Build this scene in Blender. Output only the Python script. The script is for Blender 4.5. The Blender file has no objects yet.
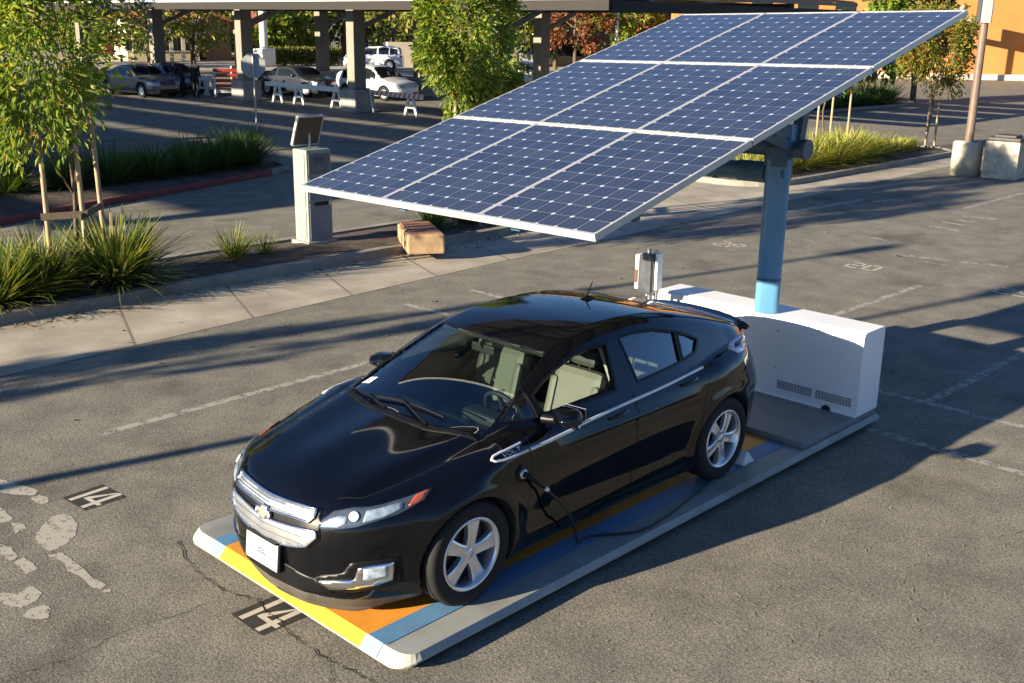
import bpy, bmesh, math, random
import numpy as np
from mathutils import Vector, Matrix, noise as mnoise
from mathutils.geometry import delaunay_2d_cdt

scene = bpy.context.scene
COL = scene.collection
R = math.radians
PI = math.pi
PADZ = 0.11                      # top of the charging pad above the asphalt

# ------------------------------------------------------------------ objects
def tag(o, label=None, cat=None, group=None, kind=None):
    if label: o['label'] = label
    if cat: o['category'] = cat
    if group: o['group'] = group
    if kind: o['kind'] = kind
    return o

def empty(name, loc=(0, 0, 0), rz=0.0, label=None, cat=None, group=None):
    o = bpy.data.objects.new(name, None)
    o.empty_display_size = 0.3
    o.location = loc
    o.rotation_euler = (0, 0, rz)
    COL.objects.link(o)
    return tag(o, label, cat, group)

def link_mesh(name, me, mats, parent=None, smooth=False):
    o = bpy.data.objects.new(name, me)
    COL.objects.link(o)
    for m in (mats if isinstance(mats, (list, tuple)) else [mats]):
        me.materials.append(m)
    if parent is not None: o.parent = parent
    if smooth:
        me.polygons.foreach_set('use_smooth', [True] * len(me.polygons))
    me.update()
    return o

def copy_tree(o, parent=None):
    c = o.copy()
    COL.objects.link(c)
    if parent is not None: c.parent = parent
    for ch in list(o.children):
        copy_tree(ch, c)
    return c

# ------------------------------------------------------------------ mesh builder
class MB:
    def __init__(self): self.v = []; self.f = []; self.m = []; self.s = []
    def add(self, vs, fs, mi=0, smooth=False):
        b = len(self.v)
        self.v += [tuple(p) for p in vs]
        for f in fs:
            self.f.append(tuple(b + i for i in f)); self.m.append(mi); self.s.append(smooth)
        return self
    def box(self, c, s, mi=0, rot=None, bev=0.0):
        hx, hy, hz = s[0] / 2, s[1] / 2, s[2] / 2
        b = min(bev, hx * .9, hy * .9, hz * .9)
        vs = []; fs = []
        if b <= 0:
            vs = [(x * hx, y * hy, z * hz) for z in (-1, 1) for y in (-1, 1) for x in (-1, 1)]
            fs = [(0, 2, 3, 1), (4, 5, 7, 6), (0, 1, 5, 4), (2, 6, 7, 3), (0, 4, 6, 2), (1, 3, 7, 5)]
        else:
            bm = bmesh.new()
            bmesh.ops.create_cube(bm, size=1.0)
            for v in bm.verts: v.co = Vector((v.co.x * s[0], v.co.y * s[1], v.co.z * s[2]))
            bmesh.ops.bevel(bm, geom=bm.edges[:], offset=b, segments=2, profile=.6, affect='EDGES')
            bm.verts.index_update()
            vs = [v.co.copy() for v in bm.verts]
            fs = [tuple(v.index for v in f.verts) for f in bm.faces]
            bm.free()
        M = rot if rot is not None else Matrix.Identity(3)
        C = Vector(c)
        return self.add([M @ Vector(v) + C for v in vs], fs, mi)
    def tube(self, pts, r, n=8, mi=0, caps=True, smooth=True, up=None):
        pts = [Vector(p) for p in pts]
        rs = r if isinstance(r, (list, tuple)) else [r] * len(pts)
        vs = []; fs = []; prev = None
        for i, p in enumerate(pts):
            t = (pts[min(i + 1, len(pts) - 1)] - pts[max(i - 1, 0)])
            if t.length < 1e-9: t = Vector((0, 0, 1))
            t.normalize()
            if prev is None:
                a = Vector(up) if up else (Vector((0, 0, 1)) if abs(t.z) < .9 else Vector((1, 0, 0)))
            else: a = prev
            u = (a - t * a.dot(t))
            if u.length < 1e-6: u = t.orthogonal()
            u.normalize(); w = t.cross(u); prev = u
            for k in range(n):
                an = 2 * PI * k / n
                vs.append(p + (u * math.cos(an) + w * math.sin(an)) * rs[i])
        for i in range(len(pts) - 1):
            for k in range(n):
                a = i * n + k; b = i * n + (k + 1) % n
                fs.append((a, b, b + n, a + n))
        self.add(vs, fs, mi, smooth)
        if caps:
            self.add(vs[:n], [tuple(range(n - 1, -1, -1))], mi)
            self.add(vs[-n:], [tuple(range(n))], mi)
        return self
    def ribbon(self, pts, w, h, mi=0, up=(0, 0, 1)):
        pts = [Vector(p) for p in pts]; up = Vector(up)
        vs = []; fs = []
        for i, p in enumerate(pts):
            t = (pts[min(i + 1, len(pts) - 1)] - pts[max(i - 1, 0)]).normalized()
            s = t.cross(up).normalized(); u = s.cross(t)
            for a, b in ((-1, -1), (1, -1), (1, 1), (-1, 1)):
                vs.append(p + s * (a * w / 2) + u * (b * h / 2))
        for i in range(len(pts) - 1):
            for k in range(4):
                a = i * 4 + k; b = i * 4 + (k + 1) % 4
                fs.append((a, b, b + 4, a + 4))
        fs.append((3, 2, 1, 0)); n = len(vs); fs.append((n - 4, n - 3, n - 2, n - 1))
        return self.add(vs, fs, mi)
    def lathe(self, prof, c=(0, 0, 0), n=24, mi=0, axis='z', smooth=True, rot=None):
        vs = []; fs = []
        for (r, h) in prof:
            for k in range(n):
                a = 2 * PI * k / n
                p = (r * math.cos(a), r * math.sin(a), h)
                if axis == 'y': p = (p[0], p[2], p[1])
                elif axis == 'x': p = (p[2], p[0], p[1])
                vs.append(Vector(p))
        for i in range(len(prof) - 1):
            for k in range(n):
                a = i * n + k; b = i * n + (k + 1) % n
                fs.append((a, b, b + n, a + n))
        C = Vector(c)
        if rot is not None: vs = [rot @ v for v in vs]
        return self.add([v + C for v in vs], fs, mi, smooth)
    def prism(self, poly, z0, z1, mi=0, smooth=False):
        n = len(poly)
        vs = [(x, y, z0) for x, y in poly] + [(x, y, z1) for x, y in poly]
        fs = [tuple(range(n - 1, -1, -1)), tuple(range(n, 2 * n))]
        fs += [(k, (k + 1) % n, n + (k + 1) % n, n + k) for k in range(n)]
        return self.add(vs, fs, mi, smooth)
    def quad(self, a, b, c, d, mi=0): return self.add([a, b, c, d], [(0, 1, 2, 3)], mi)
    def mesh(self, name):
        me = bpy.data.meshes.new(name)
        me.from_pydata(self.v, [], self.f)
        me.polygons.foreach_set('material_index', self.m)
        me.polygons.foreach_set('use_smooth', self.s)
        me.update()
        return me
    def build(self, name, mats, parent=None, fix=True):
        me = self.mesh(name)
        if fix:
            bm = bmesh.new(); bm.from_mesh(me)
            bmesh.ops.recalc_face_normals(bm, faces=bm.faces[:])
            bm.to_mesh(me); bm.free()
        return link_mesh(name, me, mats, parent)

def np_mesh(name, V, F, mats, parent=None, smooth=True, normals=None):
    """V (n,3) float, F (m,k) int with k = 3 or 4."""
    V = np.asarray(V, np.float32); F = np.asarray(F, np.int32)
    me = bpy.data.meshes.new(name)
    k = F.shape[1]
    me.vertices.add(len(V)); me.vertices.foreach_set('co', V.ravel())
    me.loops.add(F.size); me.loops.foreach_set('vertex_index', F.ravel())
    me.polygons.add(len(F))
    me.polygons.foreach_set('loop_start', np.arange(0, F.size, k, dtype=np.int32))
    me.update(calc_edges=True)
    me.validate()
    me.polygons.foreach_set('use_smooth', [smooth] * len(me.polygons))
    if normals is not None:
        me.normals_split_custom_set_from_vertices([tuple(map(float, n)) for n in normals])
    return link_mesh(name, me, mats, parent)

# ------------------------------------------------------------------ materials
def new_mat(name):
    m = bpy.data.materials.new(name); m.use_nodes = True
    nt = m.node_tree
    b = nt.nodes['Principled BSDF']
    return m, nt, b

def setin(b, **kw):
    for k, v in kw.items():
        k = k.replace('_', ' ')
        if k in b.inputs: b.inputs[k].default_value = v

def c4(c): return (c[0], c[1], c[2], 1.0)

def mat(name, col, rough=.5, metal=0.0, var=0.12, scale=6.0, bump=0.0, bscale=60.0, coat=0.0, spec=.5, dirt=None, dirt_amt=.0):
    """Principled surface with a little procedural unevenness in colour, roughness and relief."""
    m, nt, b = new_mat(name)
    N, L = nt.nodes, nt.links
    tc = N.new('ShaderNodeTexCoord')
    nz = N.new('ShaderNodeTexNoise'); nz.inputs['Scale'].default_value = scale; nz.inputs['Detail'].default_value = 6
    L.new(tc.outputs['Object'], nz.inputs['Vector'])
    rmp = N.new('ShaderNodeMapRange')
    rmp.inputs['From Min'].default_value = .3; rmp.inputs['From Max'].default_value = .7
    rmp.inputs['To Min'].default_value = 1 - var; rmp.inputs['To Max'].default_value = 1 + var
    L.new(nz.outputs['Fac'], rmp.inputs['Value'])
    mul = N.new('ShaderNodeMix'); mul.data_type = 'RGBA'; mul.blend_type = 'MULTIPLY'
    mul.inputs[0].default_value = 1.0
    mul.inputs[6].default_value = c4(col)
    L.new(rmp.outputs[0], mul.inputs[7])
    out = mul.outputs[2]
    if dirt is not None:
        n2 = N.new('ShaderNodeTexNoise'); n2.inputs['Scale'].default_value = scale * .45; n2.inputs['Detail'].default_value = 8
        L.new(tc.outputs['Object'], n2.inputs['Vector'])
        r2 = N.new('ShaderNodeMapRange')
        r2.inputs['From Min'].default_value = .48; r2.inputs['From Max'].default_value = .72
        r2.inputs['To Max'].default_value = dirt_amt
        L.new(n2.outputs['Fac'], r2.inputs['Value'])
        mx = N.new('ShaderNodeMix'); mx.data_type = 'RGBA'
        L.new(r2.outputs[0], mx.inputs[0]); L.new(out, mx.inputs[6]); mx.inputs[7].default_value = c4(dirt)
        out = mx.outputs[2]
    L.new(out, b.inputs['Base Color'])
    rr = N.new('ShaderNodeMapRange')
    rr.inputs['To Min'].default_value = max(0.02, rough - .07); rr.inputs['To Max'].default_value = min(1, rough + .07)
    L.new(nz.outputs['Fac'], rr.inputs['Value']); L.new(rr.outputs[0], b.inputs['Roughness'])
    setin(b, Metallic=metal, Coat_Weight=coat, Coat_Roughness=.04)
    b.inputs['Specular IOR Level'].default_value = spec
    if bump > 0:
        n3 = N.new('ShaderNodeTexNoise'); n3.inputs['Scale'].default_value = bscale; n3.inputs['Detail'].default_value = 4
        L.new(tc.outputs['Object'], n3.inputs['Vector'])
        bp = N.new('ShaderNodeBump'); bp.inputs['Strength'].default_value = bump; bp.inputs['Distance'].default_value = .01
        L.new(n3.outputs['Fac'], bp.inputs['Height']); L.new(bp.outputs[0], b.inputs['Normal'])
    return m

def emission_free_glass(name, tint, trans, rough=.02, ior=1.5, refl=1.0, gain=1.3):
    """Thin sheet of glass: clear view through a tint, with Fresnel reflection of the surroundings."""
    m, nt, b = new_mat(name)
    N, L = nt.nodes, nt.links
    N.remove(b)
    out = N['Material Output']
    tr = N.new('ShaderNodeBsdfTransparent'); tr.inputs[0].default_value = c4([t * trans for t in tint])
    gl = N.new('ShaderNodeBsdfGlossy'); gl.inputs['Color'].default_value = c4((refl, refl, refl)); gl.inputs['Roughness'].default_value = rough
    fr = N.new('ShaderNodeFresnel'); gm = N.new('ShaderNodeNewGeometry'); io = N.new('ShaderNodeMapRange')
    io.inputs['To Min'].default_value = ior; io.inputs['To Max'].default_value = 1 / ior
    L.new(gm.outputs['Backfacing'], io.inputs['Value']); L.new(io.outputs[0], fr.inputs['IOR'])
    ad = N.new('ShaderNodeMath'); ad.operation = 'MULTIPLY_ADD'; ad.inputs[1].default_value = gain; ad.inputs[2].default_value = .03
    ad.use_clamp = True
    L.new(fr.outputs[0], ad.inputs[0])
    mx = N.new('ShaderNodeMixShader')
    L.new(ad.outputs[0], mx.inputs[0]); L.new(tr.outputs[0], mx.inputs[1]); L.new(gl.outputs[0], mx.inputs[2])
    L.new(mx.outputs[0], out.inputs['Surface'])
    return m
# ------------------------------------------------------------------ car body as a smooth field
def crv(xs, ys):
    """Smooth curve through points (finite-difference Hermite), flat beyond the ends."""
    xs = np.asarray(xs, float); ys = np.asarray(ys, float)
    o = np.argsort(xs); xs = xs[o]; ys = ys[o]
    h = np.diff(xs); d = np.diff(ys) / h
    m = np.empty_like(ys); m[0] = d[0]; m[-1] = d[-1]
    m[1:-1] = (h[1:] * d[:-1] + h[:-1] * d[1:]) / (h[1:] + h[:-1])
    for i in range(1, len(m) - 1):                      # keep it from overshooting
        if d[i - 1] * d[i] <= 0: m[i] *= .35
    tx = np.linspace(xs[0], xs[-1], 3000)
    i = np.clip(np.searchsorted(xs, tx) - 1, 0, len(xs) - 2)
    t = (tx - xs[i]) / h[i]
    ty = ((2*t**3-3*t**2+1)*ys[i] + (t**3-2*t**2+t)*h[i]*m[i] + (-2*t**3+3*t**2)*ys[i+1] + (t**3-t**2)*h[i]*m[i+1])
    return lambda x: np.interp(x, tx, ty)

def smax(a, b, k):
    h = np.maximum(k - np.abs(a - b), 0) / k
    return np.maximum(a, b) + h * h * k * .25
def smin(a, b, k): return -smax(-a, -b, k)

AX = 1.3425                                             # axles at +-AX, x forward, z=0 where the tyres stand
_W  = crv([-2.20,-2.10,-1.95,-1.75,-1.50,-1.30,-1.0,-0.5,0,.5,.9,1.15,1.35,1.55,1.7,1.8,1.9,1.97,2.04,2.10,2.15,2.19,2.22],
          [ .40,  .62,  .745, .825, .868, .884,.876,.868,.868,.872,.882,.890,.889,.868,.828,.786,.734,.690,.624,.540,.435,.285,-.02])
_xf = crv([.03,.08,.16,.35,.48,.58,.66,.72,.78,.86,1.0],[-.10,-.06,-.025,.0,.0,-.012,-.04,-.075,-.12,-.20,-.40])
_xr = crv([.05,.18,.30,.45,.60,.72,.82,.92,1.02,1.2],[.20,.09,.03,.0,.0,.03,.09,.14,.15,.15])
_oz = crv([.10,.18,.26,.40,.55,.64,.70,.76,.82,.88,.94,1.0,1.1],[-.12,-.058,-.034,-.022,-.008,.0,.0,-.007,-.014,-.030,-.052,-.085,-.16])
_zh = crv([2.25,2.12,2.0,1.85,1.6,1.35,1.1,.9,.6,0,-1,-1.5,-1.9,-2.25],[.66,.735,.79,.838,.892,.935,.972,1.0,1.0,.985,1.0,1.02,1.02,1.0])
_zr = crv([1.6,1.42,1.30,1.18,1.0,.8,.6,.36,.15,-.1,-.35,-.6,-.9,-1.2,-1.5,-1.8,-2.05,-2.14,-2.3],
          [.70,.845,.915,.972,1.056,1.148,1.236,1.330,1.380,1.408,1.414,1.406,1.372,1.312,1.236,1.146,1.072,1.055,.95])
_wg = crv([1.3,1.1,.9,.6,.2,-.3,-.7,-1.0,-1.3,-1.6,-1.85,-2.0,-2.10,-2.16],[.60,.665,.725,.775,.800,.805,.798,.778,.742,.70,.655,.585,.47,.30])

def f_lower(x, y, z):
    sh = np.where(x > 0, _xf(z) * np.clip((x - .9) / 1.1, 0, 1), _xr(z) * np.clip((-x - 1.2) / .9, 0, 1))
    xw = x - sh
    w = _W(np.clip(xw, -2.2, 2.22)) + _oz(z)
    w = w + np.where(np.abs(x) > 99, 0, 0)
    # wheel-arch flares and a crisp shoulder crease above the door handles
    for ax in (AX, -AX):
        r = np.sqrt((x - ax) ** 2 + (z - .335) ** 2)
        w = w + .014 * np.exp(-((r - .385) / .06) ** 2) * (z > .1)
    w = w - .018 * np.exp(-((z - .42) / .13) ** 2) * np.clip((1.0 - np.abs(x + .02)) / .35, 0, 1)
    fs = (y - w) * .96
    end = np.where(x > 0, xw - 2.215, -xw - 2.215)
    dr = np.clip((x - 1.05) / .75, 0, 1)
    zt = _zh(x) - (.035 + .055 * dr) * (y / .8) ** 2 - (.018 + .045 * dr) * np.clip(y / .8, 0, 1.2) ** 6
    # hood: raised outer ridges running from the screen corners to the grille ends
    yr_ = .60 - .17 * np.clip((x - .9) / 1.15, 0, 1)
    fr = np.clip((x - .85) / .25, 0, 1) * np.clip((2.12 - x) / .35, 0, 1)
    d = y - yr_
    zt = zt + fr * (.020 * np.exp(-(np.where(d < 0, d / .16, d / .055)) ** 2)) - fr * .010 * np.exp(-((d - .09) / .05) ** 2)
    zt = zt + fr * .012 * np.exp(-(y / .16) ** 2)
    ft = (z - zt) * .93
    zb = .155 + .05 * np.clip((-x - 1.5) / .6, 0, 1) - .105 * np.clip((x - 1.65) / .3, 0, 1)
    f = smax(fs, ft, .075)
    f = smax(f, end, .06)
    return smax(f, zb - z, .03)

def f_green(x, y, z):
    xe = x + .075 * (y / .6) ** 2 * np.clip((x + .1) / .6, 0, 1)
    zr = _zr(xe) - .030 * (y / .6) ** 2 - .010 * (y / .6) ** 4
    zr = zr - .012 * np.exp(-((y - .0) / .25) ** 2) * np.clip((-x - 1.3) / .5, 0, 1) * 0
    ft = (z - zr) * .9
    w = _wg(x) - (z - .95) * .545 - .09 * np.clip(z - .95, 0, 1) ** 2
    fs = (y - w) * .875
    f = smax(fs, ft, .085)
    return smax(smax(smax(f, .8 - z, .02), x - 1.42, .03), -x - 2.135, .03)

def poly_d(poly, a, b):
    """Signed distance (negative inside) of 2-D points to a polygon."""
    P = np.asarray(poly, float); d = np.full(a.shape, 1e9); s = np.zeros(a.shape, bool)
    for i in range(len(P)):
        p, q = P[i], P[(i + 1) % len(P)]
        e = q - p; wa, wb = a - p[0], b - p[1]
        t = np.clip((wa * e[0] + wb * e[1]) / (e @ e), 0, 1)
        d = np.minimum(d, np.hypot(wa - e[0] * t, wb - e[1] * t))
        c = ((p[1] <= b) != (q[1] <= b)) & (a < p[0] + (b - p[1]) / (q[1] - p[1] + 1e-12) * e[0])
        s ^= c
    return np.where(s, -d, d)

# window openings, side view (x, z)
WIN_TRI   = [(.90, 1.005), (.655, .992), (.655, 1.145), (.70, 1.12)]
WIN_FRONT = [(.625, .992), (-.085, 1.004), (-.155, 1.285), (-.02, 1.292), (.18, 1.275), (.38, 1.222), (.50, 1.175), (.625, 1.115)]
WIN_REAR  = [(-.325, 1.012), (-.300, 1.300), (-.50, 1.302), (-.72, 1.278), (-.930, 1.226), (-.872, 1.032)]
WIN_QTR   = [(-.958, 1.218), (-1.08, 1.178), (-1.19, 1.122), (-1.10, 1.052), (-.902, 1.035)]
# windscreen opening seen from above (x, y)
WIN_SCREEN = [(1.215, 0), (1.19, .3), (1.115, .545), (1.075, .615), (.98, .627), (.40, .513), (.335, .495), (.372, .25), (.385, 0),
              (.372, -.25), (.335, -.495), (.40, -.513), (.98, -.627), (1.075, -.615), (1.115, -.545), (1.19, -.3)]
WIN_HATCH = [(-1.06, .40), (-1.02, 0), (-1.06, -.40), (-1.30, -.44), (-1.96, -.50), (-2.03, -.3), (-2.05, 0), (-2.03, .3), (-1.96, .50), (-1.30, .44)]

def f_outer(x, y, z):
    y = np.abs(y)
    f = smin(f_lower(x, y, z), f_green(x, y, z), .022)
    # boot-lid spoiler: little lip standing up at the tail
    lip = np.maximum(np.maximum(np.abs(x + 2.05) - .09 + .06 * (y / .55) ** 4, np.abs(z - (1.075 + (-x - 2.06) * .12 - .05 * (y / .6) ** 2)) - .014), y - .57)
    f = smin(f, lip, .02)
    return f

def f_car(x, y, z, cut=True):
    ya = np.abs(y)
    f = f_outer(x, ya, z)
    for ax in (AX, -AX):
        r = np.sqrt((x - ax) ** 2 + (z - .335) ** 2)
        f = smax(f, np.minimum(.362 - r, ya - .0) if False else np.minimum(.362 - r, 1e9) - np.clip(.60 - ya, 0, 1) * 3, .012)
    if cut:
        cav = np.maximum.reduce([f_outer(x, ya, z) + .04, .34 - z, x - 1.12, -1.5 - x, ya - .70])
        f = np.maximum(f, -cav)
        x, y, z = np.broadcast_arrays(x, y, z); ya = np.abs(y)
        for W_, side in ((WIN_TRI, 1), (WIN_FRONT, 1), (WIN_REAR, 1), (WIN_QTR, 1), (WIN_SCREEN, 0)):
            xs_ = [q[0] for q in W_]
            m = (x > min(xs_) - .2) & (x < max(xs_) + .2) & (z > .8) & (z < 1.5)
            if side: m &= (ya > .35)
            if not m.any(): continue
            v = np.minimum(-poly_d(W_, x[m], z[m]), (ya[m] - .42) * 2) if side else np.minimum(-poly_d(W_, x[m], y[m]), (z[m] - .90) * 2)
            f[m] = np.maximum(f[m], v)
    return f

def f_grad(fn, P, e=1e-3):
    x, y, z = P.T
    g = np.stack([fn(x + e, y, z) - fn(x - e, y, z), fn(x, y + e, z) - fn(x, y - e, z), fn(x, y, z + e) - fn(x, y, z - e)], 1) / (2 * e)
    return g

def surface_nets(fn, lo, hi, h):
    ax = [np.arange(lo[i], hi[i] + h, h) for i in range(3)]
    # coarse pass first; fine values only in the blocks the surface can pass through
    B = 6
    nb = [(len(a) + B - 1) // B for a in ax]
    F = np.empty([n * B for n in nb], np.float32)
    X, Y, Z = np.meshgrid(*[lo[i] + (np.arange(nb[i]) * B + B / 2 - .5) * h for i in range(3)], indexing='ij')
    FC = fn(X, Y, Z)
    F.reshape(nb[0], B, nb[1], B, nb[2], B)[:] = FC[:, None, :, None, :, None]
    blk = np.argwhere(np.abs(FC) < .17)
    o = np.stack(np.meshgrid(np.arange(B), np.arange(B), np.arange(B), indexing='ij'), -1).reshape(-1, 3)
    for i0 in range(0, len(blk), 4000):
        idx_ = (blk[i0:i0 + 4000, None, :] * B + o[None]).reshape(-1, 3)
        P = np.array(lo) + idx_ * h
        F[idx_[:, 0], idx_[:, 1], idx_[:, 2]] = fn(P[:, 0], P[:, 1], P[:, 2])
    S = F < 0
    nx, ny, nz = [s - 1 for s in F.shape]
    cnt = np.zeros((nx, ny, nz), np.int8)
    for a in (0, 1):
        for b in (0, 1):
            for c in (0, 1): cnt += S[a:a + nx, b:b + ny, c:c + nz]
    act = (cnt > 0) & (cnt < 8)
    idx = np.full(act.shape, -1, np.int32); I = np.argwhere(act); idx[act] = np.arange(len(I))
    acc = np.zeros((len(I), 3)); n = np.zeros(len(I))
    cor = [(a, b, c) for a in (0, 1) for b in (0, 1) for c in (0, 1)]
    for p in cor:
        for k in range(3):
            if p[k]: continue
            q = list(p); q[k] = 1
            fa = F[I[:, 0] + p[0], I[:, 1] + p[1], I[:, 2] + p[2]]; fb = F[I[:, 0] + q[0], I[:, 1] + q[1], I[:, 2] + q[2]]
            m = (fa < 0) != (fb < 0)
            t = np.where(m, fa / np.where(m, fa - fb, 1), 0)
            pos = np.tile(np.array(p, float), (len(I), 1)); pos[:, k] += t
            acc[m] += pos[m]; n[m] += 1
    V = (I + acc / n[:, None]) * h + np.array(lo)
    quads = []
    for k in range(3):
        A = np.take(S, range(S.shape[k] - 1), axis=k); B = np.take(S, range(1, S.shape[k]), axis=k)
        E = np.argwhere(A != B)
        o = [j for j in range(3) if j != k]
        ok = (E[:, o[0]] > 0) & (E[:, o[1]] > 0) & (E[:, o[0]] < act.shape[o[0]]) & (E[:, o[1]] < act.shape[o[1]])
        E = E[ok]
        def at(d0, d1):
            Q = E.copy(); Q[:, o[0]] -= d0; Q[:, o[1]] -= d1
            return idx[Q[:, 0], Q[:, 1], Q[:, 2]]
        q = np.stack([at(1, 1), at(0, 1), at(0, 0), at(1, 0)], 1)
        ins = A[tuple(E.T)]
        flip = ins if k != 1 else ~ins
        q[~flip] = q[~flip][:, ::-1]
        quads.append(q)
    return V, np.concatenate(quads)

def project(fn, V, n=4, mx=.006):
    V = V.copy()
    for _ in range(n):
        f = fn(*V.T); g = f_grad(fn, V)
        s = f / np.maximum((g * g).sum(1), .15)
        d = g * s[:, None]; L = np.linalg.norm(d, axis=1)
        d *= np.minimum(1, mx / np.maximum(L, 1e-9))[:, None]
        V -= d
    g = f_grad(fn, V)
    return V, g / np.maximum(np.linalg.norm(g, axis=1), 1e-9)[:, None]
# ------------------------------------------------------------------ the black car
def hits(fn, A, B, axis, sgn):
    """Where rays parallel to an axis first meet the body. A, B: the two other coordinates."""
    A = np.asarray(A, float); B = np.asarray(B, float)
    s0, s1 = {'x': (2.6, 0.2), 'y': (1.2, .1), 'z': (1.8, .5)}[axis]
    if axis == 'x' and sgn < 0: s0, s1 = -2.6, -.6
    elif axis == 'y' and sgn < 0: s0, s1 = -1.2, -.1
    T = np.linspace(s0, s1, 80)
    def ev(t):
        if axis == 'x': return fn(t, A, B)
        if axis == 'y': return fn(A, t, B)
        return fn(A, B, t)
    prev = ev(np.full(A.shape, T[0])); res = np.full(A.shape, np.nan)
    for i in range(1, len(T)):
        cur = ev(np.full(A.shape, T[i]))
        m = np.isnan(res) & (cur < 0)
        if m.any():
            lo_, hi_ = np.full(A.shape, T[i - 1]), np.full(A.shape, T[i])
            for _ in range(11):
                md = (lo_ + hi_) / 2; v = ev(md); lo_ = np.where(v < 0, lo_, md); hi_ = np.where(v < 0, md, hi_)
            res[m] = hi_[m]
        prev = cur
        if not np.isnan(res).any(): break
    bad = np.isnan(res)
    if bad.any() and (~bad).any():
        for k in np.where(bad)[0]:
            d = (A - A[k]) ** 2 + (B - B[k]) ** 2; d[bad] = 1e9
            res[k] = res[np.argmin(d)]
    P = {'x': (res, A, B), 'y': (A, res, B), 'z': (A, B, res)}[axis]
    P = np.stack(P, 1)
    g = f_grad(fn, P); g /= np.maximum(np.linalg.norm(g, axis=1), 1e-9)[:, None]
    return P, g

def densify(poly, step, closed=True):
    out = []; n = len(poly)
    for i in range(n if closed else n - 1):
        p, q = poly[i], poly[(i + 1) % n]
        k = max(1, int(math.ceil(math.dist(p, q) / step)))
        out += [(p[0] + (q[0] - p[0]) * j / k, p[1] + (q[1] - p[1]) * j / k) for j in range(k)]
    if not closed: out.append(tuple(poly[-1]))
    return out

def round_poly(poly, it=2):
    for _ in range(it):
        o = []
        for i in range(len(poly)):
            p, q = poly[i], poly[(i + 1) % len(poly)]
            o += [(p[0] * .75 + q[0] * .25, p[1] * .75 + q[1] * .25), (p[0] * .25 + q[0] * .75, p[1] * .25 + q[1] * .75)]
        poly = o
    return poly

def patch_np(poly, axis, sgn=1, off=.004, thick=.012, step=.02, fn=f_outer):
    b = densify(poly, step); n = len(b)
    xs = [p[0] for p in b]; ys = [p[1] for p in b]
    pts = list(b)
    gx = np.arange(min(xs) + step / 2, max(xs), step); gy = np.arange(min(ys) + step / 2, max(ys), step)
    if len(gx) and len(gy):
        GX, GY = np.meshgrid(gx, gy); d = poly_d(b, GX.ravel(), GY.ravel())
        for u, v, q in zip(GX.ravel(), GY.ravel(), d):
            if q < -step * .45: pts.append((u, v))
    r = delaunay_2d_cdt([Vector(p) for p in pts], [(i, (i + 1) % n) for i in range(n)], [list(range(n))], 1, 1e-6)
    V2, F, E = r[0], r[2], r[1]
    P, g = hits(fn, [v.x for v in V2], [v.y for v in V2], axis, sgn)
    top = P + g * off
    F = [tuple(f) for f in F]
    # orient the faces outwards
    if F:
        f0 = F[0]; nn = np.cross(top[f0[1]] - top[f0[0]], top[f0[2]] - top[f0[0]])
        if nn @ g[f0[0]] < 0: F = [f[::-1] for f in F]
    vs = [tuple(v) for v in top]; fs = list(F)
    if thick > 0:
        bot = P + g * (off - thick); m = len(vs)
        vs += [tuple(v) for v in bot]
        cnt = {}
        for f in F:
            for k in range(len(f)):
                e = (f[k], f[(k + 1) % len(f)]); cnt[e] = 1
        for (a, c) in list(cnt):
            if (c, a) not in cnt: fs.append((c, a, a + m, c + m))
    return vs, fs, len(F)

def patch(name, poly, axis, mats, parent, sgn=1, **k):
    vs, fs, nt = patch_np(poly, axis, sgn, **k)
    b = MB(); b.v = vs; b.f = fs; b.m = [0] * len(fs); b.s = [i < nt for i in range(len(fs))]
    return b.build(name, mats, parent, fix=False)

def band_on_body(pts, axis, w, t, off, sgn=1, step=.03, closed=True):
    d = densify(pts, step, closed=closed)
    P, g = hits(f_outer, [p[0] for p in d], [p[1] for p in d], axis, sgn)
    n = len(P); vs = []; fs = []
    for i in range(n):
        a, c = (P[(i - 1) % n], P[(i + 1) % n]) if closed else (P[max(i - 1, 0)], P[min(i + 1, n - 1)])
        tn = c - a; tn = tn / max(np.linalg.norm(tn), 1e-9); sd = np.cross(tn, g[i])
        sd = sd / max(np.linalg.norm(sd), 1e-9)
        for k, o in ((-.5, off - t), (-.5, off), (.5, off), (.5, off - t)): vs.append(tuple(P[i] + sd * w * k + g[i] * o))
    for i in range(n if closed else n - 1):
        j = (i + 1) % n
        for k in range(4): fs.append((i * 4 + k, i * 4 + (k + 1) % 4, j * 4 + (k + 1) % 4, j * 4 + k))
    return vs, fs

def on_body(pts, axis, sgn=1, off=.004, fn=f_outer, step=.03):
    d = densify(pts, step, closed=False)
    P, g = hits(fn, [p[0] for p in d], [p[1] for p in d], axis, sgn)
    return [Vector(p) for p in (P + g * off)]

M_PAINT = mat('black_paint', (.0020, .0024, .0038), rough=.05, var=.05, coat=.3, spec=.38)
M_TRIM = mat('black_trim', (.006, .006, .007), rough=.4, var=.2, spec=.25)
M_GAP = mat('panel_gap', (.003, .003, .003), rough=.9)
M_CHROME = mat('chrome', (.86, .86, .88), rough=.13, metal=1.0, var=.04)
M_BRIGHT = mat('bright_trim', (.82, .83, .85), rough=.32, metal=.35, var=.03)
M_SATIN = mat('satin_silver', (.52, .53, .54), rough=.36, metal=.85, var=.06, bump=.15, bscale=220)
M_RUBBER = mat('tyre_rubber', (.009, .009, .0095), rough=.82, var=.25, bump=.25, bscale=90)
M_ALLOY = mat('alloy', (.80, .81, .83), rough=.27, metal=.75, var=.06)
M_DARKMETAL = mat('dark_metal', (.05, .05, .055), rough=.5, metal=.7)
M_LINING = mat('cabin_lining', (.018, .019, .019), rough=.8, var=.2)
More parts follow.
